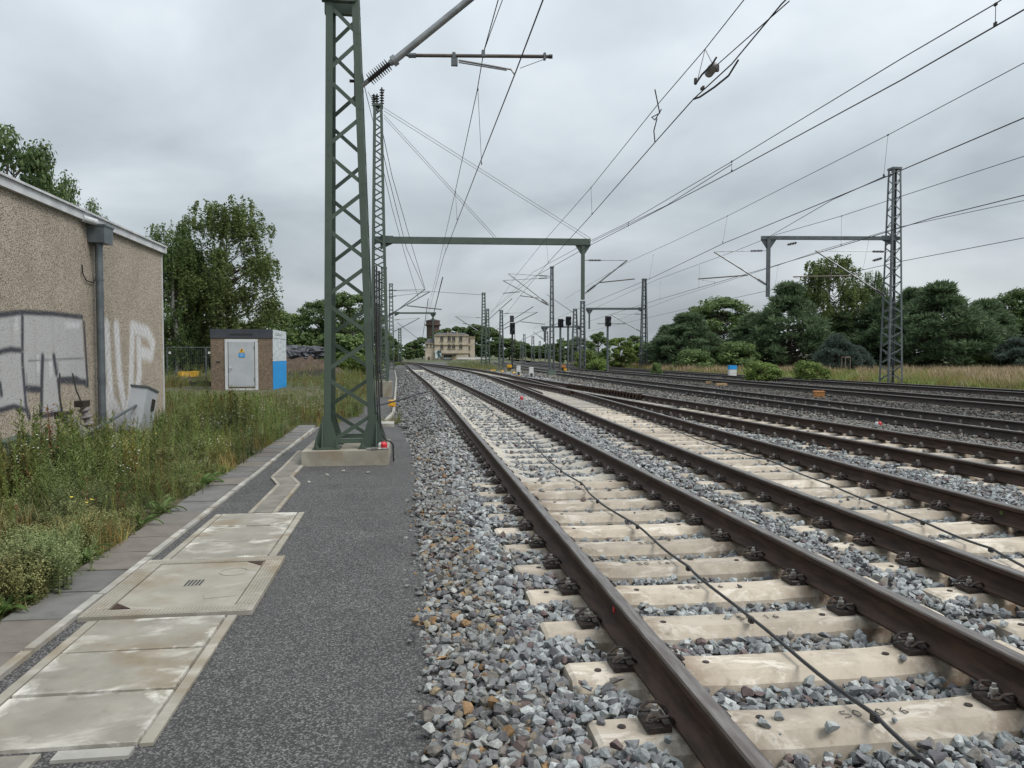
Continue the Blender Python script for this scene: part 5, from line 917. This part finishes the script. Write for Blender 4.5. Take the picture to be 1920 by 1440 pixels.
for tt, off, yq, mat, xs_, ys_ in ((T1, -.755, 4.05, 'red', *TC1), (T2, .755, 6.1, 'petal', *TC2)):
    b = MB(); x = float(np.interp(yq, ys_, xs_)) + off; b.box((x - .0105, yq, RT - .085), (.003, .035, .03)); o = b.build('paint_spot', MT['red'] if mat == 'red' else MT['dock'], tt)
# ---------------------------------------------------------------- trees
def leaf_quads(C, N_, size, rg, asp=1.5, fold=.0):
    """one quad per centre C, facing N_, random spin"""
    n = len(C); N_ = N_ / (np.linalg.norm(N_, axis=1)[:, None] + 1e-9); r_ = rg.normal(size=(n, 3)); a = np.cross(N_, r_); a /= np.linalg.norm(a, axis=1)[:, None] + 1e-9; b = np.cross(N_, a); s = (size * rg.uniform(.6, 1.3, n))[:, None]
    a *= s * asp / 2; b *= s / 2; V = np.stack([C - a, C + b * .8, C + a, C - b * .8], 1).reshape(-1, 3); return V, np.arange(4 * n).reshape(-1, 4)
def branchset(h, rw, rg, n, z0f, z1f, shape):
    """limb end points spread through the crown"""
    E_ = []
    for i in range(n):
        k = rg.uniform(0, 1) ** .9; z = h * (z0f + (z1f - z0f) * k); rr = rw * shape(k) * rg.uniform(.55, 1.0); a = rg.uniform(0, 6.283); E_.append((rr * math.cos(a), rr * math.sin(a), z))
    return np.array(E_)
def make_tree(kind, seed, h, rw, leafm_, bark='bark', dens=1.0, lsize=.22):
    rg = np.random.default_rng(seed); tb = MB(); tr = h * .016 + .05
    sway = [Vector((rg.normal(0, .03) * h * k, rg.normal(0, .03) * h * k, h * k * (.96 if kind != 'bush' else .6))) for k in (0, .25, .5, .75, 1)]; sway[0] = Vector((0, 0, -.3)); tb.tube(sway, tr, 8, 0, [1.25, 1, .7, .42, .12])
    if kind == 'broad':
        E_ = branchset(h, rw, rg, int(64 * dens), .10, .95, lambda k: math.sqrt(max(.06, 1 - (1.75 * k - .75) ** 2)) if k > .42 else .55 + .45 * k / .42); crad, nl = rw * .2, 170
    elif kind == 'birch':
        E_ = branchset(h, rw, rg, int(74 * dens), .14, .99, lambda k: .35 + .65 * math.sin(math.pi * min(1, .25 + .72 * (1 - k))) * (1 - .55 * k)); crad, nl = rw * .2, 300
    elif kind == 'bush':
        E_ = branchset(h, rw, rg, int(34 * dens), .08, .9, lambda k: math.sqrt(max(.1, 1 - (1.2 * k - .3) ** 2))); crad, nl = rw * .33, 130
    else:                                        # pine
        E_ = branchset(h, rw, rg, int(95 * dens), .04, .98, lambda k: (.62 + .4 * math.sin(math.pi * min(1, k * 1.15))) * (1 - k ** 3.0 * .9) + .04); crad, nl = rw * .17, 42
    V, Fq = [], []; o = 0
    for e_ in E_:
        zs = min(h * .9, max(.15 * h, e_[2] - np.hypot(e_[0], e_[1]) * (.55 if kind != 'pine' else .15))); kk = zs / h; st_ = Vector((0, 0, zs)).lerp(sway[2], .0); mid = Vector((e_[0] * .5, e_[1] * .5, zs + (e_[2] - zs) * .62)); tb.tube([st_, mid, Vector(e_)], tr * (1 - kk) * (.42 if kind != 'birch' else .26) + .015, 5, 1, [1, .6, .15])
        m_ = int(nl * rg.uniform(.6, 1.4)); d = rg.normal(size=(m_, 3)); d /= np.linalg.norm(d, axis=1)[:, None]; rr = crad * rg.uniform(.25, 1, (m_, 1)) ** .6 * rg.uniform(.75, 1.25)
        if kind == 'birch':
            ns = 9; az_ = rg.uniform(0, 6.28, ns); r0 = crad * rg.uniform(.2, 1, ns); ln = rg.uniform(.5, 2.2, ns) * min(1, h / 10); si = rg.integers(0, ns, m_); t_ = rg.uniform(0, 1, m_)
            C = np.stack([e_[0] + r0[si] * np.cos(az_[si]) * (1 + .3 * t_), e_[1] + r0[si] * np.sin(az_[si]) * (1 + .3 * t_), e_[2] + .45 * crad - ln[si] * t_], 1) + rg.normal(0, .07, (m_, 3)); N_ = rg.normal(size=(m_, 3)) + np.array([0, 0, .3])
            v, f = leaf_quads(C, N_, lsize * .8, rg, 1.5)
        elif kind == 'pine':
            C = np.array(e_) + d * rr * np.array([1.25, 1.25, .5]); out = d + np.array([e_[0], e_[1], 0]) / (rw + .1) * .8 + np.array([0, 0, .9]); v = []
            out /= np.linalg.norm(out, axis=1)[:, None]; k3 = 4
            for q in range(k3):
                dd = out + rg.normal(0, .45, (m_, 3)); dd /= np.linalg.norm(dd, axis=1)[:, None]; sd = np.cross(dd, rg.normal(size=(m_, 3))); sd /= np.linalg.norm(sd, axis=1)[:, None]; L_ = lsize * rg.uniform(.9, 1.7, (m_, 1)); v.append(np.stack([C - sd * lsize * .10, C + dd * L_ * .5 - sd * lsize * .13, C + dd * L_, C + dd * L_ * .5 + sd * lsize * .13], 1))
            v = np.concatenate(v).reshape(-1, 3); f = np.arange(len(v)).reshape(-1, 4)
        else:
            C = np.array(e_) + d * rr * np.array([1.1, 1.1, .72]); N_ = d + np.array([0, 0, .55]) + rg.normal(0, .5, (m_, 3)); v, f = leaf_quads(C, N_, lsize, rg, 1.35)
        V.append(v); Fq.append(np.asarray(f) + o); o += len(v)
    return tb.mesh('trunk', [MT[bark], MT['bark']], True), npmesh('crown', np.concatenate(V), np.concatenate(Fq), MT[leafm_])
TREES = {}
def tree(key, args, x, y, sc, label, cat='tree', name='tree', group=None, z=-.2, sz=None, rz=None):
    if key not in TREES: TREES[key] = make_tree(*args)
    tm, cm = TREES[key]; t = thing(name, label, cat, (x, y, z), group); t.rotation_euler = (0, 0, random.uniform(0, 6.28) if rz is None else rz); t.scale = (sc, sc, sc * (sz or 1))
    link('trunk', tm, t); link('crown', cm, t); return t
def at(key, args, px, ytop, d, label, **k):
    """tree whose top reaches pixel row ytop at distance d"""
    p = W(px, ytop, d); h = args[2]; wpx = k.pop('wpx', None); s = (p.z + .2) / h; sx = wpx * d / F_PX / 2 / args[3] if wpx else s; return tree(key, args, p.x, p.y, sx, label, sz=s / sx, **k)
BI = ('birch', 11, 13, 3.9, 'leaf_birch', 'bark_birch', 1.9, .155); OA = ('broad', 5, 12, 4.6, 'leaf_oak', 'bark', 1.5, .26); OB = ('broad', 6, 11, 4.4, 'leaf_mid', 'bark', 1.4, .27); OC = ('broad', 9, 8, 3.2, 'leaf_light', 'bark', 1.1, .24)
PA = ('pine', 21, 9, 3.4, 'leaf_pine', 'bark', 1.5, .42); PB = ('pine', 22, 9, 3.0, 'leaf_pine', 'bark', 1.4, .42); PC = ('pine', 23, 4, 2.1, 'leaf_blue', 'bark', .9, .34); BU = ('bush', 31, 3, 1.8, 'leaf_light', 'bark', 1.3, .16); BD = ('bush', 32, 3, 1.8, 'leaf_mid', 'bark', 1.3, .18); BI2 = ('birch', 14, 11, 3.1, 'leaf_mid', 'bark_birch', 1.5, .16)
OAK = ('broad', 15, 12, 5.0, 'leaf_oak', 'bark', 1.35, .20)
at('birch_a', BI, 425, 378, 58, 'tall drooping birch behind the equipment shed', name='birch_tree', wpx=235)
at('birch_b', BI2, 325, 425, 56, 'smaller drooping birch next to the pebbledash building corner', name='birch_tree', wpx=130)
at('birch_b', BI2, 372, 470, 64, 'birch filling the gap between the two taller birches', name='birch_tree', wpx=150)
at('oak_near', OAK, 20, 222, 33, 'dark broad oak spreading above the flat roof', name='oak_tree', wpx=250, rz=.4)
at('oak_near', OAK, 95, 300, 35, 'second oak crown rising just behind the roof', name='oak_tree', wpx=170, rz=2.4)
at('oak_near', OAK, 160, 365, 37, 'lower oak limb crown peeking over the roof edge', name='oak_tree', wpx=120, rz=4.4)
at('oak_b', OB, 515, 575, 78, 'mid green tree just right of the birches', name='broadleaf_tree', wpx=105)
at('oak_c', OC, 545, 585, 84, 'thin topped tree between shed and mast', name='broadleaf_tree', wpx=80)
at('oak_a', OA, 600, 560, 82, 'dark dense tree seen through the near mast', name='broadleaf_tree', wpx=120)
at('oak_a', OA, 655, 546, 80, 'dark tree behind the near mast, beside the portal mast', name='broadleaf_tree', wpx=130)
at('oak_b', OB, 700, 582, 95, 'tree behind the portal mast foot', name='broadleaf_tree', wpx=70)
for i, (px, yt, d, w_) in enumerate([(315, 600, 62, 110), (390, 615, 66, 120), (470, 605, 66, 120), (570, 620, 80, 110), (640, 625, 74, 120)]): at('bush_d', BD, px, yt, d, ('leafy bush behind the site fence', 'leafy bush directly behind the shed', 'leafy bush right of the shed roof', 'leafy bush behind the tarpaulin heap', 'leafy bush behind the near mast')[i], name='bush', cat='bush', wpx=w_)
for i, (px, yt) in enumerate([(600, 668), (660, 664), (690, 672)]): at('bush_l', BU, px, yt, 62, ('light green bush beside the soil mound', 'light green bush seen through the mast legs', 'light green bush at the portal mast')[i], name='bush', cat='bush', wpx=60)
# wood on the right, beyond the meadow
right = [('oak_b', OB, 1352, 555, 92, 150, 'round crowned broadleaf tree left of the pines', 'broadleaf_tree'), ('pine_a', PA, 1290, 590, 78, 130, 'broad dark pine at the left end of the wood', 'pine_tree'), ('pine_b', PB, 1255, 612, 82, 90, 'outermost pine where the wood meets the meadow gap', 'pine_tree'), ('oak_a', OA, 1300, 585, 95, 120, 'dark broadleaf tree behind the end pines', 'broadleaf_tree'), ('pine_a', PA, 1480, 535, 76, 140, 'tall pine with raised tips left of the birch', 'pine_tree'), ('pine_b', PB, 1415, 590, 80, 110, 'pine between round broadleaf tree and tall pine', 'pine_tree'),
 ('birch_r', ('birch', 17, 12, 3.6, 'leaf_birch', 'bark_birch', 1.9, .17), 1563, 484, 82, 150, 'tall yellowish birch rising above the pines', 'birch_tree'), ('birch_b', BI2, 1640, 512, 84, 60, 'slim birch top beside the grey mast', 'birch_tree'), ('pine_b', PB, 1655, 560, 78, 110, 'pine behind the grey lattice mast', 'pine_tree'), ('pine_a', PA, 1765, 535, 72, 170, 'broad dark pine right of the grey mast', 'pine_tree'), ('pine_b', PB, 1712, 545, 76, 110, 'pine tucked against the broad dark pine', 'pine_tree'), ('pine_b', PB, 1850, 565, 80, 120, 'pine filling the wood towards its end', 'pine_tree'), ('oak_a', OA, 1910, 540, 90, 130, 'dark broadleaf tree at the far end of the wood', 'broadleaf_tree'), ('oak_a', OA, 1985, 510, 88, 150, 'large dark broadleaf tree past the wood end', 'broadleaf_tree'),
 ('pine_a', PA, 1580, 590, 80, 120, 'pine filling below the tall birch', 'pine_tree'), ('oak_b', OB, 1880, 585, 95, 120, 'mid green tree behind the end pine', 'broadleaf_tree')]
for k, a, px, yt, d, w_, lab, nm in right: at(k, a, px, yt, d, lab, name=nm, wpx=w_)
for i, (k, a, px, yt, d, w_, lab) in enumerate([('pine_c', PC, 1570, 632, 68, 75, 'pale blue young pine below the birch'), ('pine_c', PC, 1605, 652, 70, 60, 'smaller pale blue pine by the tree guard'), ('pine_c', PC, 1905, 638, 68, 80, 'pale blue pine at the wood end'), ('bush_d', BD, 1300, 655, 70, 70, 'spreading bush before the end pine'), ('bush_l', BU, 1427, 677, 44, 74, 'bright green bush by the outer track'), ('bush_l', BU, 1519, 677, 43, 66, 'bright rounded bush right of the orange box'), ('bush_d', BD, 1380, 640, 74, 80, 'dark bush below the pines'), ('bush_d', BD, 1231, 680, 55, 22, 'small dark bush beside the meadow mast'), ('bush_l', BU, 1120, 672, 68, 40, 'green bush by the twin signals'), ('bush_l', BU, 1098, 655, 85, 45, 'taller green bush behind the twin signals'), ('bush_d', BD, 1840, 665, 70, 70, 'low bush at the foot of the wood')]): at(k, a, px, yt, d, lab, name='young_pine' if k == 'pine_c' else 'bush', cat='tree' if k == 'pine_c' else 'bush', wpx=w_)
for i, (px, yt, d, w_, lab) in enumerate([(1160, 632, 85, 66, 'light green tree right of the single signal'), (1207, 640, 92, 60, 'light green tree behind the meadow mast'), (1122, 622, 130, 50, 'round tree left of the single signal'), (1085, 632, 140, 60, 'tree behind the splayed mast'), (1055, 636, 150, 55, 'tree behind the twin signals'), (1190, 628, 120, 50, 'dark tree between single signal and meadow mast'), (1235, 640, 110, 60, 'tree at the gap before the wood')]): at(('oak_c', 'oak_c', 'oak_b', 'oak_b', 'oak_b', 'oak_a', 'oak_b')[i], (OC, OC, OB, OB, OB, OA, OB)[i], px, yt, d, lab, name='broadleaf_tree', wpx=w_)
FA = ('broad', 41, 12, 5.5, 'leaf_oak', 'bark', 1.2, .6)
for i, (px, yt, d, w_) in enumerate([(775, 640, 300, 40), (792, 632, 390, 45), (835, 615, 400, 50), (862, 612, 400, 55), (890, 608, 390, 60), (915, 612, 380, 55), (935, 632, 360, 50), (765, 652, 260, 30), (820, 622, 400, 45)]): at('far_a', FA, px, yt, d, 'broad dark tree in the row behind the station', name='broadleaf_tree', wpx=w_, group='trees behind the station')
for i, (px, yt, d, w_) in enumerate([(955, 634, 330, 55), (975, 640, 330, 50), (990, 648, 400, 50), (1010, 648, 400, 50), (1028, 645, 360, 45), (1045, 648, 330, 45), (968, 646, 300, 40), (1000, 654, 320, 45), (1020, 656, 320, 45)]): at('far_a', FA, px, yt, d, 'distant tree in the wood closing the view along the main lines', name='broadleaf_tree', wpx=w_, group='trees closing the view')
for i, (px, d) in enumerate([(655, 110), (690, 130), (712, 140), (728, 150), (742, 170)]): at('oak_b', OB, px, 585 + i * 14, d, 'tree in the row beside the far footway', name='broadleaf_tree', wpx=55 - 5 * i, group='trees beside the far footway')
for i, (px, yt, d) in enumerate([(745, 679, 120), (757, 680, 120)]): at('bush_l', BU, px, yt, d, 'small yellow green bush at the far end of the footway', name='bush', cat='bush', wpx=12, group='bushes by the far footway')
# ---------------------------------------------------------------- weeds, grass, meadow
def blades(n, h0, h1, rad, w_, bend, rg, mi):
    V, Fs, M_ = [], [], []
    for i in range(n):
        a, r0 = rg.uniform(0, 6.28), rad * math.sqrt(rg.uniform()); b0 = np.array([r0 * math.cos(a), r0 * math.sin(a), -.02]); h = rg.uniform(h0, h1); d = rg.normal(0, 1, 2); d /= np.linalg.norm(d); bd_ = bend * h * rg.uniform(.3, 1); sd = np.array([-d[1], d[0], 0]) * w_ * .5
        m1 = b0 + np.array([d[0] * bd_ * .3, d[1] * bd_ * .3, h * .55]); tp = b0 + np.array([d[0] * bd_, d[1] * bd_, h * (1 - .12 * bend)]); o = len(V); V += [b0 - sd, b0 + sd, m1 + sd * .8, m1 - sd * .8, tp]; Fs += [(o, o + 1, o + 2, o + 3), (o + 3, o + 2, o + 4)]; M_ += [mi, mi]
    return V, Fs, M_
def stalk(h, nleaf, ll, lw, rg, mi_l, mi_s, up=.6, flower=None, nfl=0, branches=0, base=(0, 0), z0=.05):
    V, Fs, M_ = [], [], []
    def q(p, d, L_, w_, mi):
        d = np.array(d, float); d /= np.linalg.norm(d); sd = np.cross(d, [0, 0, 1.0]); k = np.linalg.norm(sd); sd = (sd / k if k > 1e-3 else np.array([1., 0, 0])) * w_ / 2; o = len(V); m_ = p + d * L_ * .5 + np.array([0, 0, .08 * L_]); e_ = p + d * L_ - np.array([0, 0, .12 * L_]); V.extend([p, m_ + sd, e_, m_ - sd]); Fs.append((o, o + 1, o + 2, o + 3)); M_.append(mi)
    lean = rg.normal(0, .10, 2) * h; b0 = np.array([base[0], base[1], 0.]); tp = b0 + np.array([lean[0], lean[1], h]); o = len(V); s = .004
    for dx, dy in ((1, 0), (0, 1)): o = len(V); V.extend([b0 + [-s * dx, -s * dy, 0], b0 + [s * dx, s * dy, 0], tp + [s * dx * .5, s * dy * .5, 0], tp - [s * dx * .5, s * dy * .5, 0]]); Fs.append((o, o + 1, o + 2, o + 3)); M_.append(mi_s)
    for i in range(nleaf):
        k = z0 + (1 - z0) * rg.uniform(); a = rg.uniform(0, 6.28); q(b0 + (tp - b0) * k, [math.cos(a), math.sin(a), up + .5 * k], ll * (1.15 - .65 * k) * rg.uniform(.7, 1.2), lw * rg.uniform(.7, 1.2), mi_l)
    for i in range(branches):
        k = rg.uniform(.3, .9); a = rg.uniform(0, 6.28); p = b0 + (tp - b0) * k; L_ = h * .38 * (1.1 - k) + .05
        for j in range(5): t_ = (j + 1) / 5; pp = p + np.array([math.cos(a) * .6, math.sin(a) * .6, .75]) * L_ * t_; a2 = rg.uniform(0, 6.28); q(pp, [math.cos(a2), math.sin(a2), .5], ll * .5, lw * .8, mi_l)
    for i in range(nfl):
        p = tp + np.array([rg.normal(0, .05), rg.normal(0, .05), rg.uniform(-.10, .02)]) * (h / .5); o = len(V); r_ = .011
        V.extend([p + [r_ * math.cos(t_), r_ * math.sin(t_), .004 * (t_ % 2)] for t_ in np.arange(0, 6.28, 6.283 / 6)]); Fs.append(tuple(range(o, o + 6))); M_.append(flower)
    return V, Fs, M_
def join(*ts):
    V, Fs, M_ = [], [], []
    for v, f, m_ in ts: o = len(V); V += list(v); Fs += [tuple(i + o for i in q) for q in f]; M_ += list(m_)
    return V, Fs, M_
rgw = np.random.default_rng(77); WM = [MT[q] for q in ('grass', 'grass_dry', 'weed', 'weed_grey', 'rust_weed', 'petal', 'yel')]
TP = [blades(20, .12, .34, .14, .009, .8, rgw, 0), blades(30, .22, .5, .12, .006, .55, rgw, 1),
      join(*[stalk(rgw.uniform(.55, .95), 46, .085, .012, rgw, 2, 2, .7, branches=5, base=rgw.normal(0, .06, 2)) for _ in range(3)]),
      join(*[stalk(rgw.uniform(.28, .5), 60, .045, .016, rgw, 3, 3, .3, branches=11, base=rgw.normal(0, .07, 2)) for _ in range(4)]),
      join(*[stalk(rgw.uniform(.4, .62), 16, .06, .008, rgw, 2, 2, .7, 5, 3, base=rgw.normal(0, .08, 2)) for _ in range(4)]),
      join(*[stalk(rgw.uniform(.5, .8), 20, .07, .02, rgw, 4, 4, 1.4, branches=7, base=rgw.normal(0, .03, 2)) for _ in range(2)]),
      join(*[stalk(rgw.uniform(.45, .75), 20, .06, .012, rgw, 3, 2, .8, 6, 1, base=rgw.normal(0, .07, 2)) for _ in range(3)]),
      blades(22, .06, .16, .13, .008, 1.0, rgw, 0), join(*[stalk(rgw.uniform(.18, .32), 60, .03, .013, rgw, 3, 3, .2, branches=12, base=rgw.normal(0, .07, 2)) for _ in range(5)])]
TP.append(join(*[stalk(rgw.uniform(.22, .42), 70, .032, .017, rgw, 3, 3, .2, branches=22, base=rgw.normal(0, .10, 2)) for _ in range(9)]))
def wband(x0, x1, y0, y1, dens, probs):
    n = int((x1 - x0) * (y1 - y0) * dens); return rng.uniform(x0, x1, n), rng.uniform(y0, y1, n), rng.choice(9, n, p=np.array(probs) / sum(probs))
WB = [wband(-5.6, -2.55, 3.2, 7.5, 110, [5, 2, .4, 6, .3, .1, .1, 5, 11]), wband(-5.6, -2.55, 7.5, 12, 100, [3, 2, 6, 5, .6, .5, .2, 2, 3]), wband(-5.6, -2.5, 12, 19, 80, [3, 2.5, 7, 4, .9, .7, .3, 1, 1]), wband(-9.5, -1.4, 19, 34, 40, [3, 4, 6, 3, 1.2, .6, .5, .5, .4]), wband(-14, -1.8, 34, 60, 12, [4, 5, 5, 2, 1.5, .5, 1, 0, 0]), wband(-3.0, -2.48, 3.2, 18, 40, [4, .5, .3, 3, .4, 0, 0, 6, 3]), wband(-.7, -.2, 19.3, 21.5, 60, [4, 3, 1, 1, 1, 0, 0, 0, 0]), wband(-1.9, -1.2, 60, 120, 6, [4, 3, 3, 1, 1, 0, 0, 0, 0]), wband(6, 11, 85, 130, 5, [5, 1, 3, 0, 0, 0, 1, 0, 0]), wband(6.5, 9.5, 60, 90, 6, [5, 3, 2, 0, 0, 0, 1, 0, 0])]
clump = [(G(px + random.uniform(-50, 50), py + random.uniform(-25, 25), .0), s_) for px, py, s_, k_ in ((60, 1120, 1.0, 22), (20, 1080, 1.2, 16), (100, 1075, .9, 12), (110, 985, .9, 8), (250, 870, 1.1, 8), (330, 840, 1.1, 8), (160, 900, 1.1, 8), (420, 850, .9, 6), (480, 800, .9, 6), (30, 930, 1.2, 8)) for _ in range(k_)]
WB.append((np.array([q.x for q, _ in clump]), np.array([q.y for q, _ in clump]), np.full(len(clump), 9)))
wx, wy, wi = (np.concatenate(q) for q in zip(*WB))
patch = np.sin(wx * 1.9 + 1.3 * np.sin(wy * .9)) + np.sin(wy * 1.25 + wx * .7) + rng.normal(0, .5, len(wx)); right_ = wx > 5
bare = (wi < 9) & (patch < -1.15) & (wy < 13) & (wx > -4.6); ok = in_view(wx, wy, 1.5) & (right_ | (wx < xv(wy) - .0 + .5 * (wy > 18) * 0 + np.where((wx > -1.0), 5, 0))) & ~bare & ~((wx < WX + .12) & (wy < WY + .1)) & ~((wx > SX0 - .1) & (wx < SX1 + .25) & (wy > SY0 - .35) & (wy < SY1)) & ~((wx > -8.4) & (wx < -5.2) & (wy > 28.5) & (wy < 34.2) & (rng.random(len(wx)) < .9))
cl = [np.sin(wx * a + 2 * np.sin(wy * b_ + k) + k * 2.1) + np.sin(wy * c_ + k * 1.7 + wx * .8) for k, (a, b_, c_) in enumerate([(1.1, .7, .9), (1.7, .5, 1.3), (.8, 1.1, 1.6), (1.4, .9, .6), (2.0, .6, 1.1), (1.2, 1.2, 1.9), (1.6, .8, .7), (.9, .9, 1.4), (1.3, .6, 1.2), (0, 0, 0)])]
cl = np.stack(cl, 1)[np.arange(len(wx)), wi]; ok = ok & (rng.random(len(wx)) < 1 / (1 + np.exp(-2.2 * (cl + .55))) + (wi == 9))      # each kind grows in its own patches
dryz = (patch > .5) & (rng.random(len(wx)) < .5) & (wi < 2); wi = np.where(dryz, 1, wi); wx, wy, wi = wx[ok], wy[ok], wi[ok]; n = len(wx)
wz = np.where(wx > 5, .02, np.where(wx > -1.0, zp(wy), zverge(wx, wy))); ws = rng.uniform(.7, 1.25, n) * np.where(wy > 34, 1.35, 1.0) * np.where((wx > -3.0) & (wy < 18), .75, 1) * np.clip(.55 + (wy - 3) / 9, .6, 1.0)
ws = np.where((wx > -1.0) & (wx < 3), ws * .5, np.where(wy > 25, ws * .6, ws)); dcap = np.clip((1.65 - .0487 * (wy * math.cos(YAW) + wx * math.sin(YAW))) / .85, .28, 2); hp = np.sin(wx * 1.5 + 1.7 * np.sin(wy * .8)) + np.sin(wy * 1.1 - wx * .9); ws = ws * np.clip(1 + .28 * hp, .5, 1.5); ws = ws * np.where((wy > 7.5) & (wy < 19) & (wi != 9), .8, 1); ws = np.where((wx < -2.2) & (wy > 17) & (wy < 36), np.minimum(ws, dcap * rng.uniform(.7, 1.1, n)), ws); ws = np.where((wx < -4.3) & (wy < 19.2), np.minimum(ws * .75, rng.uniform(.35, .72, n)), ws)
scatter('weeds', TP, np.stack([wx, wy, wz], 1), np.stack([rng.normal(0, .08, n), rng.normal(0, .08, n), rng.uniform(0, 6.28, n)], 1), ws, wi, None, WM, 'mixed tall weeds, grasses and small white flowers on the verge', 'weeds')
MM = [MT[q] for q in ('grass', 'grass_dry', 'grass_pink', 'weed')]; rgm = np.random.default_rng(5)
def big(n, h0, h1, w_, mi): return blades(n, h0, h1, .5, w_, .5, rgm, mi)
TM = [join(big(60, .5, .95, .018, 1), big(26, .75, 1.1, .03, 2)), join(big(50, .4, .8, .018, 0), big(24, .6, .95, .02, 1)), join(big(50, .4, .75, .022, 0), big(14, .3, .6, .03, 3)), join(big(40, .6, 1.0, .018, 1), big(44, .8, 1.1, .035, 2))]
def mband(x0, x1, y0, y1, dens, pr): n = int((x1 - x0) * (y1 - y0) * dens); return rng.uniform(x0, x1, n), rng.uniform(y0, y1, n), rng.choice(4, n, p=np.array(pr) / sum(pr))
Mb = [mband(25.3, 29, 12, 90, 6, [.6, 5, 7, 0]), mband(29, 62, 12, 100, 2.1, [3, 6, 4, 2]), mband(23.5, 25.6, 45, 110, 6, [2, 5, 4, 1])]; mx_, my_, mi_ = (np.concatenate(q) for q in zip(*Mb)); k_ = in_view(mx_, my_, 3); mx_, my_, mi_ = mx_[k_], my_[k_], mi_[k_]; n = len(mx_)
gpat = np.sin(mx_ * .23 + np.sin(my_ * .17)) + np.sin(my_ * .13 + 1); mi_ = np.where((gpat > .6) & (rng.random(n) < .6), 2, mi_)
scatter('meadow_grass', TM, np.stack([mx_, my_, np.full(n, -.15)], 1), np.stack([np.zeros(n), np.zeros(n), rng.uniform(0, 6.28, n)], 1), rng.uniform(.7, 1.15, n), mi_, None, MM, 'tall dry meadow grass with pinkish seed heads beyond the outer track', 'grass')
# broad-leaved weeds along the paver edge: each plant is a thing, each large leaf a part
lf = MB(); n = 7; V = []
for i in range(n + 1):
    s = i / n; w_ = .035 * math.sin(math.pi * min(1, .12 + s * .88)) ** .8; z = .16 * math.sin(s * 1.9) - .10 * s * s; V += [(s * .34, -w_, z + .012), (s * .34, 0, z - .004), (s * .34, w_, z + .012)]
Fs = []
for i in range(n): o = i * 3; Fs += [(o, o + 3, o + 4, o + 1), (o + 1, o + 4, o + 5, o + 2)]
lf.add(V, Fs); LEAF = lf.mesh('leaf', MT['dock'], True)
spots = [(238, 1048, 1.0, 'by the paver edge near the manhole'), (300, 985, 1.0, 'beside the speckled cover slabs'), (330, 962, 1.1, 'leaning over the brown pavers'), (395, 915, 1.2, 'in the lush clump by the kerb'), (420, 905, 1.1, 'at the tip of the lush clump'), (350, 905, 1.1, 'behind the lush clump'), (60, 1000, 1.1, 'among short grass near dry tufts'), (25, 1005, 1.0, 'beside the path of dry tufts'), (5, 1150, .8, 'below the fluffy weed at the pavers'), (440, 885, .9, 'where the kerb narrows'), (230, 915, 1.2, 'in the middle of the verge')]
for px, py, s, wh in spots:
    p = G(px, py, 0.0); p.x = min(p.x, -2.56); t = thing('broadleaf_weed', 'green broad leaved weed ' + wh, 'weed', (p.x, p.y, zl(p) if p.x < -2.5 else 0)); m_ = random.randint(9, 13)
    for i in range(m_): o = link('leaf', LEAF, t, (0, 0, .01)); a = i * 2.4 + random.uniform(-.3, .3); k = s * random.uniform(.35, .8); o.rotation_euler = (random.uniform(-.2, .2), random.uniform(-.45, .15), a); o.scale = (k, k * random.uniform(.8, 1.2), k)
